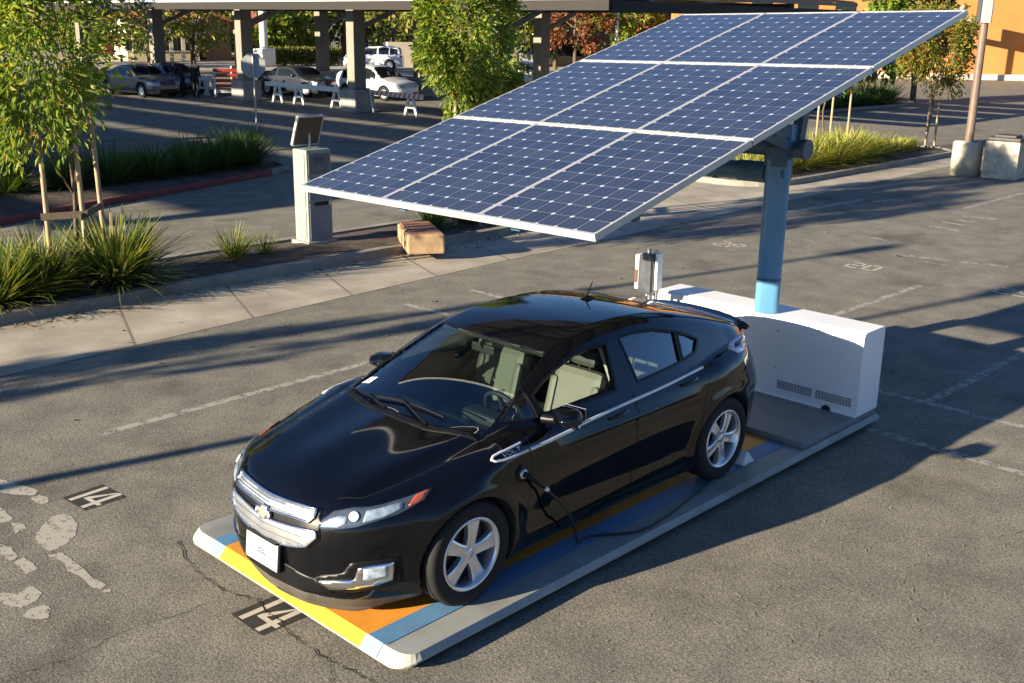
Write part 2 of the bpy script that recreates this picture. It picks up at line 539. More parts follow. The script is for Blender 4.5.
M_LEATHER = mat('seat_leather', (.12, .117, .095), rough=.55, var=.1, bump=.1, bscale=150)
M_DASH = mat('dashboard_plastic', (.02, .022, .021), rough=.6, var=.2)
M_DUSTY = mat('dusty_air_dam', (.075, .066, .054), rough=.75, var=.3, dirt=(.16, .14, .11), dirt_amt=.5)
M_WHITE = mat('white_plastic', (.80, .80, .78), rough=.4, var=.04)
M_AMBER = mat('amber_lens', (.50, .10, .04), rough=.15, coat=.6, var=.15, scale=40)
M_TAILLENS = mat('tail_lamp_lens', (.74, .70, .80), rough=.16, coat=.8, var=.2, scale=30)
M_TAILRED = mat('tail_lamp_insert', (.10, .07, .13), rough=.2, coat=.6)
M_LAMPBACK = mat('lamp_reflector', (.42, .50, .58), rough=.3, metal=.25, var=.35, scale=25)
M_LAMPDARK = mat('lamp_bezel', (.07, .085, .10), rough=.25, var=.3)
M_SCREEN = emission_free_glass('windscreen_glass', (.72, .86, .80), .80, rough=.012, gain=1.7)
M_SIDEGL = emission_free_glass('side_window_glass', (.62, .76, .74), .62, rough=.012, gain=2.6)
M_LENS = emission_free_glass('lamp_lens', (.93, .96, 1), .95, rough=.02)

def build_wheel(parent, y, ang0):
    """Tyre with its alloy rim; outer face towards the sign of y."""
    s = 1 if y > 0 else -1
    yo = y
    R0, Rr = .333, .232
    t = MB()
    prof = [(Rr - .012, -.10), (Rr, -.092), (Rr + .02, -.099), (.27, -.105), (.305, -.100), (.323, -.088), (.331, -.065), (R0, -.03), (R0, .03), (.331, .065),
            (.323, .088), (.305, .100), (.27, .104), (Rr + .02, .097), (Rr, .090), (Rr - .012, .086)]
    t.lathe(prof, n=56, axis='y')
    for k in range(4):                                   # tread grooves
        yy = -.06 + .04 * k
        t.lathe([(R0 + .0008, yy - .004), (R0 - .004, yy - .003), (R0 - .004, yy + .003), (R0 + .0008, yy + .004)], n=56, axis='y')
    w = t.build('wheel', M_RUBBER, parent)
    w.location = (0, 0, 0)
    r = MB()
    r.lathe([(Rr - .004, .084), (Rr + .002, .094), (Rr - .006, .099), (Rr - .018, .096), (Rr - .024, .080), (Rr - .030, -.07), (Rr - .012, -.095)], n=56, axis='y')
    # hub and spokes with chamfered edges
    def face_y(rad): return .074 + .010 * math.sin(min(1, rad / .2) * PI) - .004
    for k in range(5):
        a = ang0 + k * 2 * PI / 5
        rows = [(.030, .040), (.06, .036), (.10, .036), (.15, .043), (.19, .052), (.214, .062)]
        vs = []; fs = []
        for (rad, hw) in rows:
            fy = face_y(rad)
            for (q, dy) in ((-hw, -.040), (-hw, -.006), (-hw * .72, 0), (-hw * .2, -.003), (hw * .2, -.003), (hw * .72, 0), (hw, -.006), (hw, -.040)):
                x = rad * math.cos(a) - q * math.sin(a); z = rad * math.sin(a) + q * math.cos(a)
                vs.append((x, fy + dy, z))
        for i in range(len(rows) - 1):
            for j in range(7):
                b0 = i * 8 + j
                fs.append((b0, b0 + 1, b0 + 9, b0 + 8))
        r.add(vs, fs, 0, False)
    r.lathe([(.0, .078), (.030, .078), (.034, .074), (.034, .066), (.062, .066), (.066, .060), (.066, .03)], n=30, axis='y')
    rim = r.build('rim', M_ALLOY, w)
    for k in range(5):
        h = MB()
        a = ang0 + PI / 5 + k * 2 * PI / 5
        h.lathe([(.012, .0665), (.012, .072), (.007, .073), (0, .073)], c=(.050 * math.cos(a), 0, .050 * math.sin(a)), n=10, axis='y')
        h.build('lug_nut', M_DARKMETAL, w)
    d = MB()
    d.lathe([(.05, .01), (.145, .01), (.148, .005), (.148, -.012), (.05, -.012)], n=40, axis='y')
    d.lathe([(Rr - .03, -.05), (.10, -.055), (0, -.055)], n=40, axis='y', mi=1)
    d.box((-.10, .0, .05), (.08, .06, .14), mi=0, bev=.01)
    d.build('brake_disc', [M_DARKMETAL, M_GAP], w)
    for o in (w, rim): pass
    return w

def mirror_y(o):
    """Mirror a copy of a mesh part across the car's length."""
    me = o.data.copy()
    co = np.empty(len(me.vertices) * 3, np.float32); me.vertices.foreach_get('co', co)
    co[1::3] *= -1; me.vertices.foreach_set('co', co)
    me.flip_normals(); me.update()
    c = o.copy(); c.data = me; COL.objects.link(c)
    return c

def build_main_car():
    car = empty('car', (0, 0, PADZ), 0, 'glossy black hatchback plugged in on the orange and blue charging pad', 'car')
    CELL = .0125
    V, Q = surface_nets(f_car, (-2.30, -.96, .04), (2.28, .96, 1.47), CELL)
    V, Nn = project(f_car, V, n=4)
    cen = V[Q].mean(1)
    fo = f_outer(cen[:, 0], np.abs(cen[:, 1]), cen[:, 2])
    ya = np.abs(cen[:, 1]); cx, cz = cen[:, 0], cen[:, 2]
    inner = fo < -.012
    # inner faces of arches stay dark
    DOORF = [(.86, .25), (.84, .93), (.60, 1.16), (.40, 1.25), (.10, 1.32), (-.235, 1.345), (-.22, .95), (-.215, .25)]
    DOORR = [(-.235, .25), (-.235, .95), (-.25, 1.345), (-.60, 1.345), (-.95, 1.26), (-1.25, 1.125), (-1.14, .93), (-1.02, .72), (-.985, .55), (-.94, .25)]
    HOOD = [(1.19, -.56), (1.24, -.3), (1.265, 0), (1.24, .3), (1.19, .56), (1.14, .68), (1.4, .665), (1.7, .60), (1.9, .54), (2.02, .42), (2.09, .25), (2.11, 0),
            (2.09, -.25), (2.02, -.42), (1.9, -.54), (1.7, -.60), (1.4, -.665), (1.14, -.68)]
    zone = np.zeros(len(Q), int)
    zone[(ya > .45) & (poly_d(DOORF, cx, cz) < 0) & (cen[:, 1] > 0)] = 1
    zone[(ya > .45) & (poly_d(DOORF, cx, cz) < 0) & (cen[:, 1] < 0)] = 2
    zone[(ya > .45) & (poly_d(DOORR, cx, cz) < 0) & (cen[:, 1] > 0)] = 3
    zone[(ya > .45) & (poly_d(DOORR, cx, cz) < 0) & (cen[:, 1] < 0)] = 4
    zone[(poly_d(HOOD, cx, cen[:, 1]) < 0) & (cz > .66) & (cz < 1.0)] = 5
    zone[(cz < .185) & (cx > 1.5)] = 6
    zone[(cx < -.98) & (cz > .70) & (ya < .60) & ((cx < -2.0) | (cz > .9)) & ~((cx > -1.06))] = 7
    zone[inner] = 8
    names = ['body', 'front_door', 'front_door', 'rear_door', 'rear_door', 'hood', 'air_dam', 'tailgate', 'cabin_lining']
    mats_ = [M_PAINT] * 6 + [M_DUSTY, M_PAINT, M_LINING]
    ob = {}
    for k in range(9):
        q = Q[zone == k]
        if not len(q): continue
        u, inv = np.unique(q, return_inverse=True)
        ob[k] = np_mesh(names[k], V[u], inv.reshape(q.shape), mats_[k], car, True, Nn[u] if k != 8 else None)
    # glass ---------------------------------------------------------------
    def grow(poly, d):
        c = np.mean(poly, axis=0); return [tuple(np.array(p) + (np.array(p) - c) / max(np.linalg.norm(np.array(p) - c), 1e-6) * d) for p in poly]
    patch('windscreen', grow(WIN_SCREEN, .02), 'z', M_SCREEN, car, off=-.012, thick=0, step=.03)
    for s in (1, -1):
        if s < 0: patch('front_window', grow(WIN_FRONT, .015), 'y', M_SIDEGL, ob[2], sgn=s, off=-.012, thick=0, step=.03)
        patch('rear_window', grow(WIN_REAR, .015), 'y', M_SIDEGL, ob[3 if s > 0 else 4], sgn=s, off=-.012, thick=0, step=.03)
        patch('quarter_window', grow(WIN_QTR, .015), 'y', M_SIDEGL, car, sgn=s, off=-.012, thick=0, step=.03)
        patch('corner_window', grow(WIN_TRI, .01), 'y', M_SIDEGL, car, sgn=s, off=-.012, thick=0, step=.03)
    hg = mat('tailgate_glass', (.006, .007, .009), rough=.04, spec=.8, var=.02)
    patch('tailgate_window', WIN_HATCH, 'z', hg, ob.get(7, car), off=.003, thick=.01, step=.03)
    # black surrounds of the windows, gaps of doors and hood ---------------
    for s in (1, -1):
        g = MB()
        for W_ in (WIN_FRONT, WIN_REAR, WIN_QTR, WIN_TRI):
            g.add(*band_on_body(W_, 'y', .020 if W_ is not WIN_TRI else .014, .030, .0035, s), 0)
        g.build('window_seal', M_TRIM, car)
        for poly, par in ((DOORF, ob[1 if s > 0 else 2]), (DOORR, ob[3 if s > 0 else 4])):
            low = [p for p in poly if p[1] < .96]
            pts = [p for p in poly]
            i = [k for k, p in enumerate(poly) if p[1] <= .96]
            g = MB()
            if poly is DOORF:
                g.tube(on_body([(.84, .93), (.86, .6), (.86, .26), (-.215, .26), (-.22, .95)], 'y', s, off=-.001), .0032, n=5)
            else:
                g.tube(on_body([(-.235, .95), (-.235, .26), (-.94, .26), (-.985, .55), (-1.02, .72), (-1.14, .93)], 'y', s, off=-.001), .0032, n=5)
            g.build('door_seam', M_GAP, par)
            # handle
            hx, hz = ((-.02, .872) if poly is DOORF else (-.86, .905))
            h = MB()
            h.tube([p + Vector((0, s * o, 0)) for p, o in zip(on_body([(hx - .10, hz), (hx - .05, hz), (hx, hz), (hx + .05, hz - .003), (hx + .10, hz - .006)], 'y', s, off=.0, step=1),
                    (.004, .024, .028, .024, .004))], [.010, .013, .014, .013, .010], n=8)
            h.build('door_handle', M_PAINT, par)
    for s in (1, -1):
        g = MB(); g.tube(on_body([(1.14, s * .68), (1.4, s * .665), (1.7, s * .60), (1.9, s * .54), (2.0, s * .44)], 'z', off=-.001), .003, n=5)
        g.build('hood_seam', M_GAP, ob[5])
    # black cowl under the screen -----------------------------------------
    patch('cowl', [(1.265, 0), (1.24, .3), (1.17, .56), (1.10, .66), (1.075, .64), (1.105, .55), (1.175, .3), (1.20, 0), (1.175, -.3), (1.105, -.55), (1.075, -.64), (1.10, -.66), (1.17, -.56), (1.24, -.3)],
          'z', M_TRIM, car, off=.003, thick=.01, step=.025)
    # chrome waist strip ----------------------------------------------------
    for s in (1, -1):
        g = MB(); g.tube(on_body([(-1.09, .948), (-.78, .936), (-.41, .923), (-.07, .912), (.15, .902), (.36, .890), (.45, .879), (.68, .869), (.85, .866)], 'y', s, off=.004), .0125, n=8)
        g.build('waist_strip', M_BRIGHT, car)
        g = MB(); g.tube(on_body([(.87, .866), (1.0, .863), (1.09, .862), (1.14, .865), (1.16, .876), (1.135, .889), (1.08, .900), (.99, .909), (.91, .915)], 'y', s, off=.004, step=.02), .0085, n=6)
        g.build('badge_surround', M_BRIGHT, car)
        strokes = {'V': [[(0, 1), (.5, 0), (1, 1)]], 'O': [[(0, 0), (0, 1), (1, 1), (1, 0), (0, 0)]], 'L': [[(0, 1), (0, 0), (1, 0)]], 'T': [[(0, 1), (1, 1)], [(.5, 1), (.5, 0)]]}
        g = MB()
        for i, ch in enumerate('VOLT'):
            for st in strokes[ch]:
                x0 = 1.075 - .040 * i if s > 0 else .955 + .040 * i
                g.tube(on_body([(x0 - (u * .028 if s > 0 else -u * .028), .876 + .017 * v + (0.0) - (1.075 - x0) * -.06) for u, v in st], 'y', s, off=.003, step=.02), .0028, n=4)
        g.build('badge_letters', M_CHROME, car)
    # grille -----------------------------------------------------------------
    up = [(-.385, .668), (-.378, .709), (-.27, .707), (-.15, .701), (0, .696), (.15, .701), (.27, .707), (.378, .709), (.385, .668), (.362, .642), (.2, .634), (0, .622), (-.2, .634), (-.362, .642)]
    lo = [(-.425, .57), (-.415, .602), (-.345, .600), (-.23, .588), (-.12, .578), (0, .573), (.12, .578), (.23, .588), (.345, .600), (.415, .602), (.425, .57), (.365, .506), (.3, .484), (.22, .466), (.1, .446), (0, .440), (-.1, .446), (-.22, .466), (-.3, .484), (-.365, .506)]
    patch('grille_surround', [(-.40, .72), (-.27, .717), (0, .706), (.27, .717), (.40, .72), (.43, .66), (.44, .61), (.45, .56), (.38, .488), (.22, .452), (0, .425), (-.22, .452), (-.38, .488), (-.45, .56), (-.44, .61), (-.43, .66)],
          'x', M_TRIM, car, off=.003, thick=.012)
    for poly in (up, lo):
        gp = patch('grille', poly, 'x', M_SATIN, car, off=.010, thick=.016)
        f = MB(); f.tube(on_body(poly + [poly[0]], 'x', off=.012, step=.02), .0075, n=6); f.build('grille_frame', M_CHROME, gp)
        f = MB()
        zc = np.linspace(min(p[1] for p in poly) + .02, max(p[1] for p in poly) - .02, 4)
        for z_ in zc:
            ys_ = np.linspace(-.42, .42, 85)
            ok = [float(y_) for y_ in ys_ if poly_d(poly, np.array([y_]), np.array([z_ + .012 * abs(y_) / .4]))[0] < -.006]
            seg = []
            for y_ in ok:
                if seg and y_ - seg[-1][0] > .03:
                    if len(seg) > 2: f.tube(on_body(seg, 'x', off=.011, step=.05), .003, n=4)
                    seg = []
                seg.append((y_, z_ + .012 * abs(y_) / .4))
            if len(seg) > 2: f.tube(on_body(seg, 'x', off=.011, step=.05), .003, n=4)
        if f.v: f.build('grille_bars', M_CHROME, gp)
    # emblem: slanted cross in pale gold
    M_GOLD = mat('emblem_gold', (.78, .72, .58), rough=.22, metal=.8)
    k = .66
    bow = [(-.095, -.024), (-.040, -.024), (-.050, -.052), (.040, -.052), (.050, -.024), (.105, -.024), (.088, .024), (.040, .024), (.050, .052), (-.042, .052), (-.050, .024), (-.112, .024)]
    em = patch('emblem', [(u * k, .603 + v * k) for u, v in bow], 'x', M_GOLD, car, off=.026, thick=.02, step=.015)
    f = MB(); q = [(u * k, .603 + v * k) for u, v in bow]; f.tube(on_body(q + [q[0]], 'x', off=.027, step=.02), .004, n=5); f.build('emblem_rim', M_CHROME, em)
    # lower intake with dust, plate
    patch('lower_intake', [(-.50, .22), (-.42, .30), (-.2, .335), (.2, .335), (.42, .30), (.50, .22), (.3, .185), (-.3, .185)], 'x', M_TRIM, car, off=.003, thick=.01)
    b = MB(); b.box((0, 0, 0), (.012, .325, .165), mi=0, bev=.004); b.box((-.022, 0, 0), (.03, .335, .175), mi=1, bev=.004)
    pl = b.build('license_plate', [mat('plate_white', (.50, .50, .50), rough=.5, var=.03), M_TRIM], car); pl.location = (2.235, .0, .365); pl.rotation_euler = (0, R(-6), 0)
    b = MB(); bb = MB()
    for a0, z0, am in ((-.05, .012, .010), (-.035, -.012, .008)):
        b.ribbon([(.0078, a0 + .008 * i, z0 + am * math.sin(i * 1.25 + z0 * 90)) for i in range(11)], .007, .002, up=(1, 0, 0))
    b.build('plate_print', mat('plate_print', (.05, .07, .11), rough=.6, var=.5, scale=60), pl)
    b = MB(); b.box((.004, 0, .089), (.022, .30, .014), bev=.003); b.build('plate_frame', M_TRIM, pl)
    # headlights, fog lamps ----------------------------------------------------
    HL = [(.415, .622), (.425, .652), (.475, .718), (.555, .742), (.62, .747), (.665, .758), (.715, .776), (.757, .800), (.778, .757), (.762, .730), (.74, .707), (.68, .682), (.612, .653), (.505, .628)]
    # given in (y, z); seen along x the lamp is foreshortened, so it is laid on in side view beyond y = .6
    def yz_to_surface(yz, s):
        P, g = hits(f_outer, [s * p[0] for p in yz], [p[1] for p in yz], 'x', 1); return P, g
    for s in (1, -1):
        poly = [(s * a, b_) for a, b_ in HL]
        hl = patch('headlight', poly, 'x', M_LAMPDARK, car, off=.002, thick=.012, step=.018)
        for rp in ([(.435, .632), (.475, .682), (.515, .700), (.555, .700), (.565, .668), (.53, .642)], [(.622, .731), (.66, .740), (.700, .754), (.724, .752), (.738, .730), (.70, .700), (.635, .678)]):
            patch('lamp_reflector', [(s * a, b_) for a, b_ in rp], 'x', M_LAMPBACK, hl, off=.006, thick=.006, step=.012)
        am = [(s * a, b_) for a, b_ in [(.731, .779), (.755, .797), (.774, .760), (.764, .743), (.750, .736)]]
        patch('turn_signal', am, 'x', M_AMBER, hl, off=.008, thick=.008, step=.012)
        b = MB(); P, g = yz_to_surface([(.585, .703)], s)
        c = P[0] + g[0] * .004
        Rm = Vector(g[0]).to_track_quat('Z', 'Y').to_matrix()
        b.lathe([(.030, 0), (.030, .006), (.024, .009), (.020, .004), (0, .006)], c=c, n=20, rot=Rm)
        b.build('projector_lamp', M_WHITE, hl)
        patch('headlight_lens', poly, 'x', M_LENS, hl, off=.017, thick=0, step=.02)
        FG = [(.42, .294), (.50, .312), (.61, .335), (.631, .410), (.685, .426), (.743, .431), (.733, .315), (.687, .293), (.617, .277), (.482, .254)]
        fg = patch('fog_light_surround', [(s * a, b_) for a, b_ in FG], 'x', M_CHROME, car, off=.010, thick=.02, step=.02)
        patch('fog_light_lens', [(s * a, b_) for a, b_ in [(.650, .402), (.69, .414), (.728, .416), (.722, .345), (.68, .330), (.645, .338)]], 'x', M_LAMPBACK, fg, off=.014, thick=.008, step=.015)
        patch('fog_light_bezel', [(s * a, b_) for a, b_ in [(.38, .30), (.44, .335), (.56, .37), (.60, .44), (.70, .455), (.765, .455), (.765, .29), (.66, .255), (.46, .225), (.40, .25)]], 'x', M_TRIM, car, off=.002, thick=.01, step=.02)
        # tail lamps: pale boomerang with a dark insert
        TL = [(-1.545, .985), (-1.64, 1.012), (-1.80, 1.022), (-1.90, 1.010), (-1.93, .985), (-1.92, .955), (-1.86, .950), (-1.72, .944), (-1.60, .950)]
        tl = patch('tail_light', TL, 'y', M_TAILLENS, car, sgn=s, off=.006, thick=.014, step=.02)
        patch('tail_light_insert', [(-1.62, .978), (-1.70, .993), (-1.86, 1.000), (-1.90, .988), (-1.87, .970), (-1.74, .964)], 'y', M_TAILRED, tl, sgn=s, off=.009, thick=.006, step=.02)
    # side sill, charge port ---------------------------------------------------
    cp = [(.945 + .055 * math.cos(a), .742 + .058 * math.sin(a)) for a in np.linspace(0, 2 * PI, 20)[:-1]]
    cpo = patch('charge_port', cp, 'y', M_TRIM, car, off=.003, thick=.01, step=.02)
    q = on_body([(.945, .742)] * 2, 'y', step=1)[0]
    b = MB(); b.lathe([(.030, 0), (.034, .012), (.030, .022), (.020, .024)], c=q, n=16, rot=Matrix.Rotation(-PI / 2, 3, 'X')); b.build('charge_socket', M_SATIN, cpo)
    # mirrors, aerial, wipers ----------------------------------------------------
    for s in (1, -1):
        b = MB(); n = 14
        prof = [(-.085, .35), (-.072, .82), (-.03, 1.0), (.02, .98), (.06, .82), (.085, .52), (.098, .15)]
        vs = []; fs = []
        for (dx, k_) in prof:
            for j in range(n):
                a = 2 * PI * j / n
                cc, ss = math.cos(a), math.sin(a)
                vs.append((dx * 1.0 + .02 * cc, .108 * k_ * (abs(cc) ** .75) * (1 if cc > 0 else -1), .052 * k_ * (abs(ss) ** .7) * (1 if ss > 0 else -1)))
        for i in range(len(prof) - 1):
            for j in range(n):
                a = i * n + j; c = i * n + (j + 1) % n; fs.append((a, c, c + n, a + n))
        fs += [tuple(range(n)), tuple(range(len(vs) - 1, len(vs) - n - 1, -1))]
        b.add([(v[0], v[1] * s, v[2]) for v in vs], fs, 0, True)
        mo = b.build('mirror', M_PAINT, car); mo.location = (.60, .935 if s > 0 else -.83, 1.035 if s > 0 else 1.0); mo.rotation_euler = (0, 0, s * R(6))
        b = MB(); b.box((-.083, 0, .002), (.004, .165, .092), bev=.02); b.build('mirror_glass', M_CHROME, mo)
        b = MB(); b.tube([(-.045, s * -.10, -.052), (-.03, s * -.02, -.066), (-.01, s * .05, -.062), (.01, s * .10, -.040)], [.008, .014, .014, .008], n=8); b.build('mirror_trim', M_CHROME, mo)
        b = MB(); b.tube([(.02, s * -.17, -.045), (.015, s * -.11, -.04), (.01, s * -.06, -.03)], [.034, .028, .026], n=10); b.build('mirror_arm', M_TRIM, mo)
        b = MB()
    b = MB()
    b.tube([(-.60, 0, 1.392), (-.68, 0, 1.396), (-.76, 0, 1.386)], [.018, .034, .016], n=10)
    b.tube([(-.665, 0, 1.41), (-.72, 0, 1.50), (-.735, 0, 1.525)], [.008, .0045, .004], n=6)
    b.build('antenna', M_TRIM, car)
    def wiper(pivot, tip, y0, y1, bend):
        b = MB()
        a = on_body([pivot, tip], 'z', off=.016, step=.06); b.tube(a, [.010] + [.008] * (len(a) - 2) + [.006], n=6)
        q = on_body([y0, bend, y1], 'z', off=.008, step=.05); b.tube(q, .0065, n=5)
        b.build('wiper', M_TRIM, car)
    wiper((1.20, .30), (1.10, -.05), (1.09, .34), (1.135, -.30), (1.105, .02))
    wiper((1.21, -.08), (1.13, -.36), (1.10, -.02), (1.11, -.56), (1.125, -.3))
    # sticker low on the passenger side of the screen
    b = patch('windscreen_sticker', [(.94, -.50), (.94, -.575), (1.005, -.60), (1.005, -.52)], 'z', M_WHITE, car, off=-.008, thick=0)
    # cabin -------------------------------------------------------------------
    def seat(x, y, w=.50):
        b = MB()
        b.box((x, y, .56), (.52, w, .16), bev=.05)
        Rm = Matrix.Rotation(R(-16), 3, 'Y')
        b.box((x - .32, y, .80), (.13, w - .06, .50), bev=.055, rot=Rm)
        for s in (-1, 1): b.box((x - .285, y + s * (w / 2 - .06), .76), (.13, .07, .40), bev=.03, rot=Rm)
        o = b.build('seat', M_LEATHER, car)
        b = MB(); b.box((x - .41, y, 1.12), (.085, .23, .14), bev=.035, rot=Rm)
        for s in (-1, 1): b.tube([(x - .375, y + s * .05, 1.0), (x - .40, y + s * .05, 1.08)], .007, n=6)
        b.build('headrest', M_DASH, o)
        return o
    for y in (.37, -.37): seat(.16, y); seat(-.74, y)
    b = MB(); b.box((.96, 0, .80), (.42, 1.24, .17), bev=.06); b.box((.70, 0, .66), (.20, .36, .34), bev=.04); b.box((.72, .37, .90), (.14, .40, .09), bev=.03)
    b.box((.1, 0, .58), (.8, .22, .16), bev=.04)
    b.build('dashboard', M_DASH, car)
    b = MB()
    Rm = Matrix.Rotation(R(-62), 3, 'Y')
    ring = [Vector((.175 * math.cos(a), .175 * math.sin(a), 0)) for a in np.linspace(0, 2 * PI, 33)]
    b.tube([Rm @ v for v in ring], .016, n=8, caps=False)
    for a in (0, PI, -PI / 2): b.tube([Vector((0, 0, -.01)), Rm @ Vector((.17 * math.sin(a + PI/2), .17 * math.cos(a + PI/2), 0))], [.03, .014], n=6)
    b.lathe([(.06, -.02), (.06, .01), (.04, .025), (0, .028)], n=16, rot=Rm)
    sw = b.build('steering_wheel', M_DASH, car); sw.location = (.56, .37, .90)
    b = MB(); b.box((.41, 0, 1.235), (.03, .22, .065), bev=.02); b.tube([(.42, 0, 1.24), (.45, 0, 1.29)], .01, n=6); b.build('rear_view_mirror', M_DASH, car)
    M_PT = mat('pillar_trim', (.30, .30, .27), rough=.7)
    for s in (-1, 1):
        b = MB(); b.box((-.22, s * .615, 1.08), (.085, .03, .36), bev=.012, rot=Matrix.Rotation(R(26) * s, 3, 'X'))
        b.build('pillar_trim', M_PT, car)
    # wheels ------------------------------------------------------------------
    for ax, a0 in ((AX, R(102)), (-AX, R(118))):
        for s in (1, -1):
            w = build_wheel(car, s, a0)
            w.location = (ax, s * .765, .333)
            if s < 0: w.rotation_euler = (0, 0, PI)
    return car
# ------------------------------------------------------------------ ground, kerbs, painted markings
def node_asphalt():
    m, nt, b = new_mat('asphalt')
    N, L = nt.nodes, nt.links
    geo = N.new('ShaderNodeNewGeometry')
    def noise(scale, det=4, rough=.6, vec=None):
        n = N.new('ShaderNodeTexNoise'); n.inputs['Scale'].default_value = scale; n.inputs['Detail'].default_value = det; n.inputs['Roughness'].default_value = rough
        L.new(vec or geo.outputs['Position'], n.inputs['Vector']); return n
    def ramp(src, stops):
        r = N.new('ShaderNodeValToRGB'); e = r.color_ramp.elements
        while len(e) < len(stops): e.new(.5)
        for k, (p, c) in zip(e, stops): k.position = p; k.color = c4(c)
        L.new(src, r.inputs[0]); return r
    def mix(kind, fac, a, c):
        x = N.new('ShaderNodeMix'); x.data_type = 'RGBA'; x.blend_type = kind
        if isinstance(fac, float): x.inputs[0].default_value = fac
        else: L.new(fac, x.inputs[0])
        L.new(a, x.inputs[6]); L.new(c, x.inputs[7]); return x.outputs[2]
    big = noise(.35, 5); mid = noise(2.2, 6); grit = noise(70, 3, .7); vor = N.new('ShaderNodeTexVoronoi')
    vor.inputs['Scale'].default_value = 62; L.new(geo.outputs['Position'], vor.inputs['Vector'])
    a = K_ASPH
    base = ramp(big.outputs['Fac'], [(.3, (.146 * a, .139 * a, .115 * a)), (.7, (.184 * a, .175 * a, .142 * a))])
    md = ramp(mid.outputs['Fac'], [(.3, (.74, .74, .76)), (.7, (1.20, 1.18, 1.14))])
    gr = ramp(grit.outputs['Fac'], [(.30, (.50, .50, .52)), (.5, (1, 1, 1)), (.70, (1.55, 1.5, 1.4))])
    vr = ramp(vor.outputs['Distance'], [(.0, (1.28, 1.24, 1.18)), (.35, (1, 1, 1)), (.8, (.62, .62, .64))])
    col = mix('MULTIPLY', 1.0, base.outputs[0], md.outputs[0])
    col = mix('MULTIPLY', 1.0, col, gr.outputs[0])
    col = mix('MULTIPLY', .8, col, vr.outputs[0])
    # oil and tyre stains
    st = noise(.9, 3, .5); sr = ramp(st.outputs['Fac'], [(.56, (1, 1, 1)), (.74, (.48, .47, .46))])
    col = mix('MULTIPLY', .8, col, sr.outputs[0])
    # scattered pale grains
    v2 = N.new('ShaderNodeTexVoronoi'); v2.inputs['Scale'].default_value = 13; v2.inputs['Randomness'].default_value = 1.0
    L.new(geo.outputs['Position'], v2.inputs['Vector'])
    lt = N.new('ShaderNodeMath'); lt.operation = 'LESS_THAN'; lt.inputs[1].default_value = .16; L.new(v2.outputs['Distance'], lt.inputs[0])
    sc = N.new('ShaderNodeMath'); sc.operation = 'MULTIPLY'; sc.inputs[1].default_value = .45; L.new(lt.outputs[0], sc.inputs[0])
    wh = N.new('ShaderNodeRGB'); wh.outputs[0].default_value = (.36, .31, .23, 1)
    col = mix('MIX', sc.outputs[0], col, wh.outputs[0])
    L.new(col, b.inputs['Base Color'])
    b.inputs['Roughness'].default_value = .93; b.inputs['Specular IOR Level'].default_value = .25
    bp = N.new('ShaderNodeBump'); bp.inputs['Strength'].default_value = .35; bp.inputs['Distance'].default_value = .004
    ad = N.new('ShaderNodeMath'); ad.operation = 'ADD'; L.new(grit.outputs['Fac'], ad.inputs[0]); L.new(vor.outputs['Distance'], ad.inputs[1])
    L.new(ad.outputs[0], bp.inputs['Height']); L.new(bp.outputs[0], b.inputs['Normal'])
    return m
K_ASPH = 1.36
M_ASPH = node_asphalt()

def node_paint(name, col, wear, scale=9.0):
    """Road paint worn through to the asphalt."""
    m, nt, b = new_mat(name)
    N, L = nt.nodes, nt.links
    geo = N.new('ShaderNodeNewGeometry')
    n = N.new('ShaderNodeTexNoise'); n.inputs['Scale'].default_value = scale; n.inputs['Detail'].default_value = 8; n.inputs['Roughness'].default_value = .7
    L.new(geo.outputs['Position'], n.inputs['Vector'])
    g = N.new('ShaderNodeTexNoise'); g.inputs['Scale'].default_value = 80; g.inputs['Detail'].default_value = 2
    L.new(geo.outputs['Position'], g.inputs['Vector'])
    r = N.new('ShaderNodeMapRange'); r.inputs['From Min'].default_value = wear - .04; r.inputs['From Max'].default_value = wear + .04
    r.inputs['To Min'].default_value = 0; r.inputs['To Max'].default_value = 1
    ad = N.new('ShaderNodeMath'); ad.operation = 'MULTIPLY_ADD'; ad.inputs[1].default_value = .35
    L.new(g.outputs['Fac'], ad.inputs[0]); sb = N.new('ShaderNodeMath'); sb.operation = 'SUBTRACT'; sb.inputs[1].default_value = .175
    L.new(n.outputs['Fac'], sb.inputs[0]); L.new(sb.outputs[0], ad.inputs[2]); L.new(ad.outputs[0], r.inputs['Value'])
    vv = N.new('ShaderNodeMix'); vv.data_type = 'RGBA'; vv.inputs[6].default_value = c4([c * .78 for c in col]); vv.inputs[7].default_value = c4(col)
    L.new(g.outputs['Fac'], vv.inputs[0]); L.new(vv.outputs[2], b.inputs['Base Color'])
    b.inputs['Roughness'].default_value = .8
    tr = N.new('ShaderNodeBsdfTransparent'); mx = N.new('ShaderNodeMixShader')
    L.new(r.outputs[0], mx.inputs[0]); L.new(tr.outputs[0], mx.inputs[1]); L.new(b.outputs[0], mx.inputs[2])
    L.new(mx.outputs[0], N['Material Output'].inputs['Surface'])
    return m

M_PAINT_LINE = node_paint('worn_white_paint', (.40, .375, .315), .46)
M_PAINT_FAINT = node_paint('faint_white_paint', (.32, .30, .25), .53, 5)
M_PAINT_SYM = node_paint('old_symbol_paint', (.46, .43, .345), .41, 16)
M_BLACKPATCH = node_paint('black_patch_paint', (.036, .033, .028), .38, 9)
M_CRACK = mat('crack_tar', (.012, .011, .010), rough=.95)

def sheet(name, poly, z, m, kind='structure'):
    b = MB(); b.add([(x, y, z) for x, y in poly], [tuple(range(len(poly)))])
    o = b.build(name, m)
    me = o.data
    if me.polygons[0].normal.z < 0: me.flip_normals()
    if kind: o['kind'] = kind
    return o

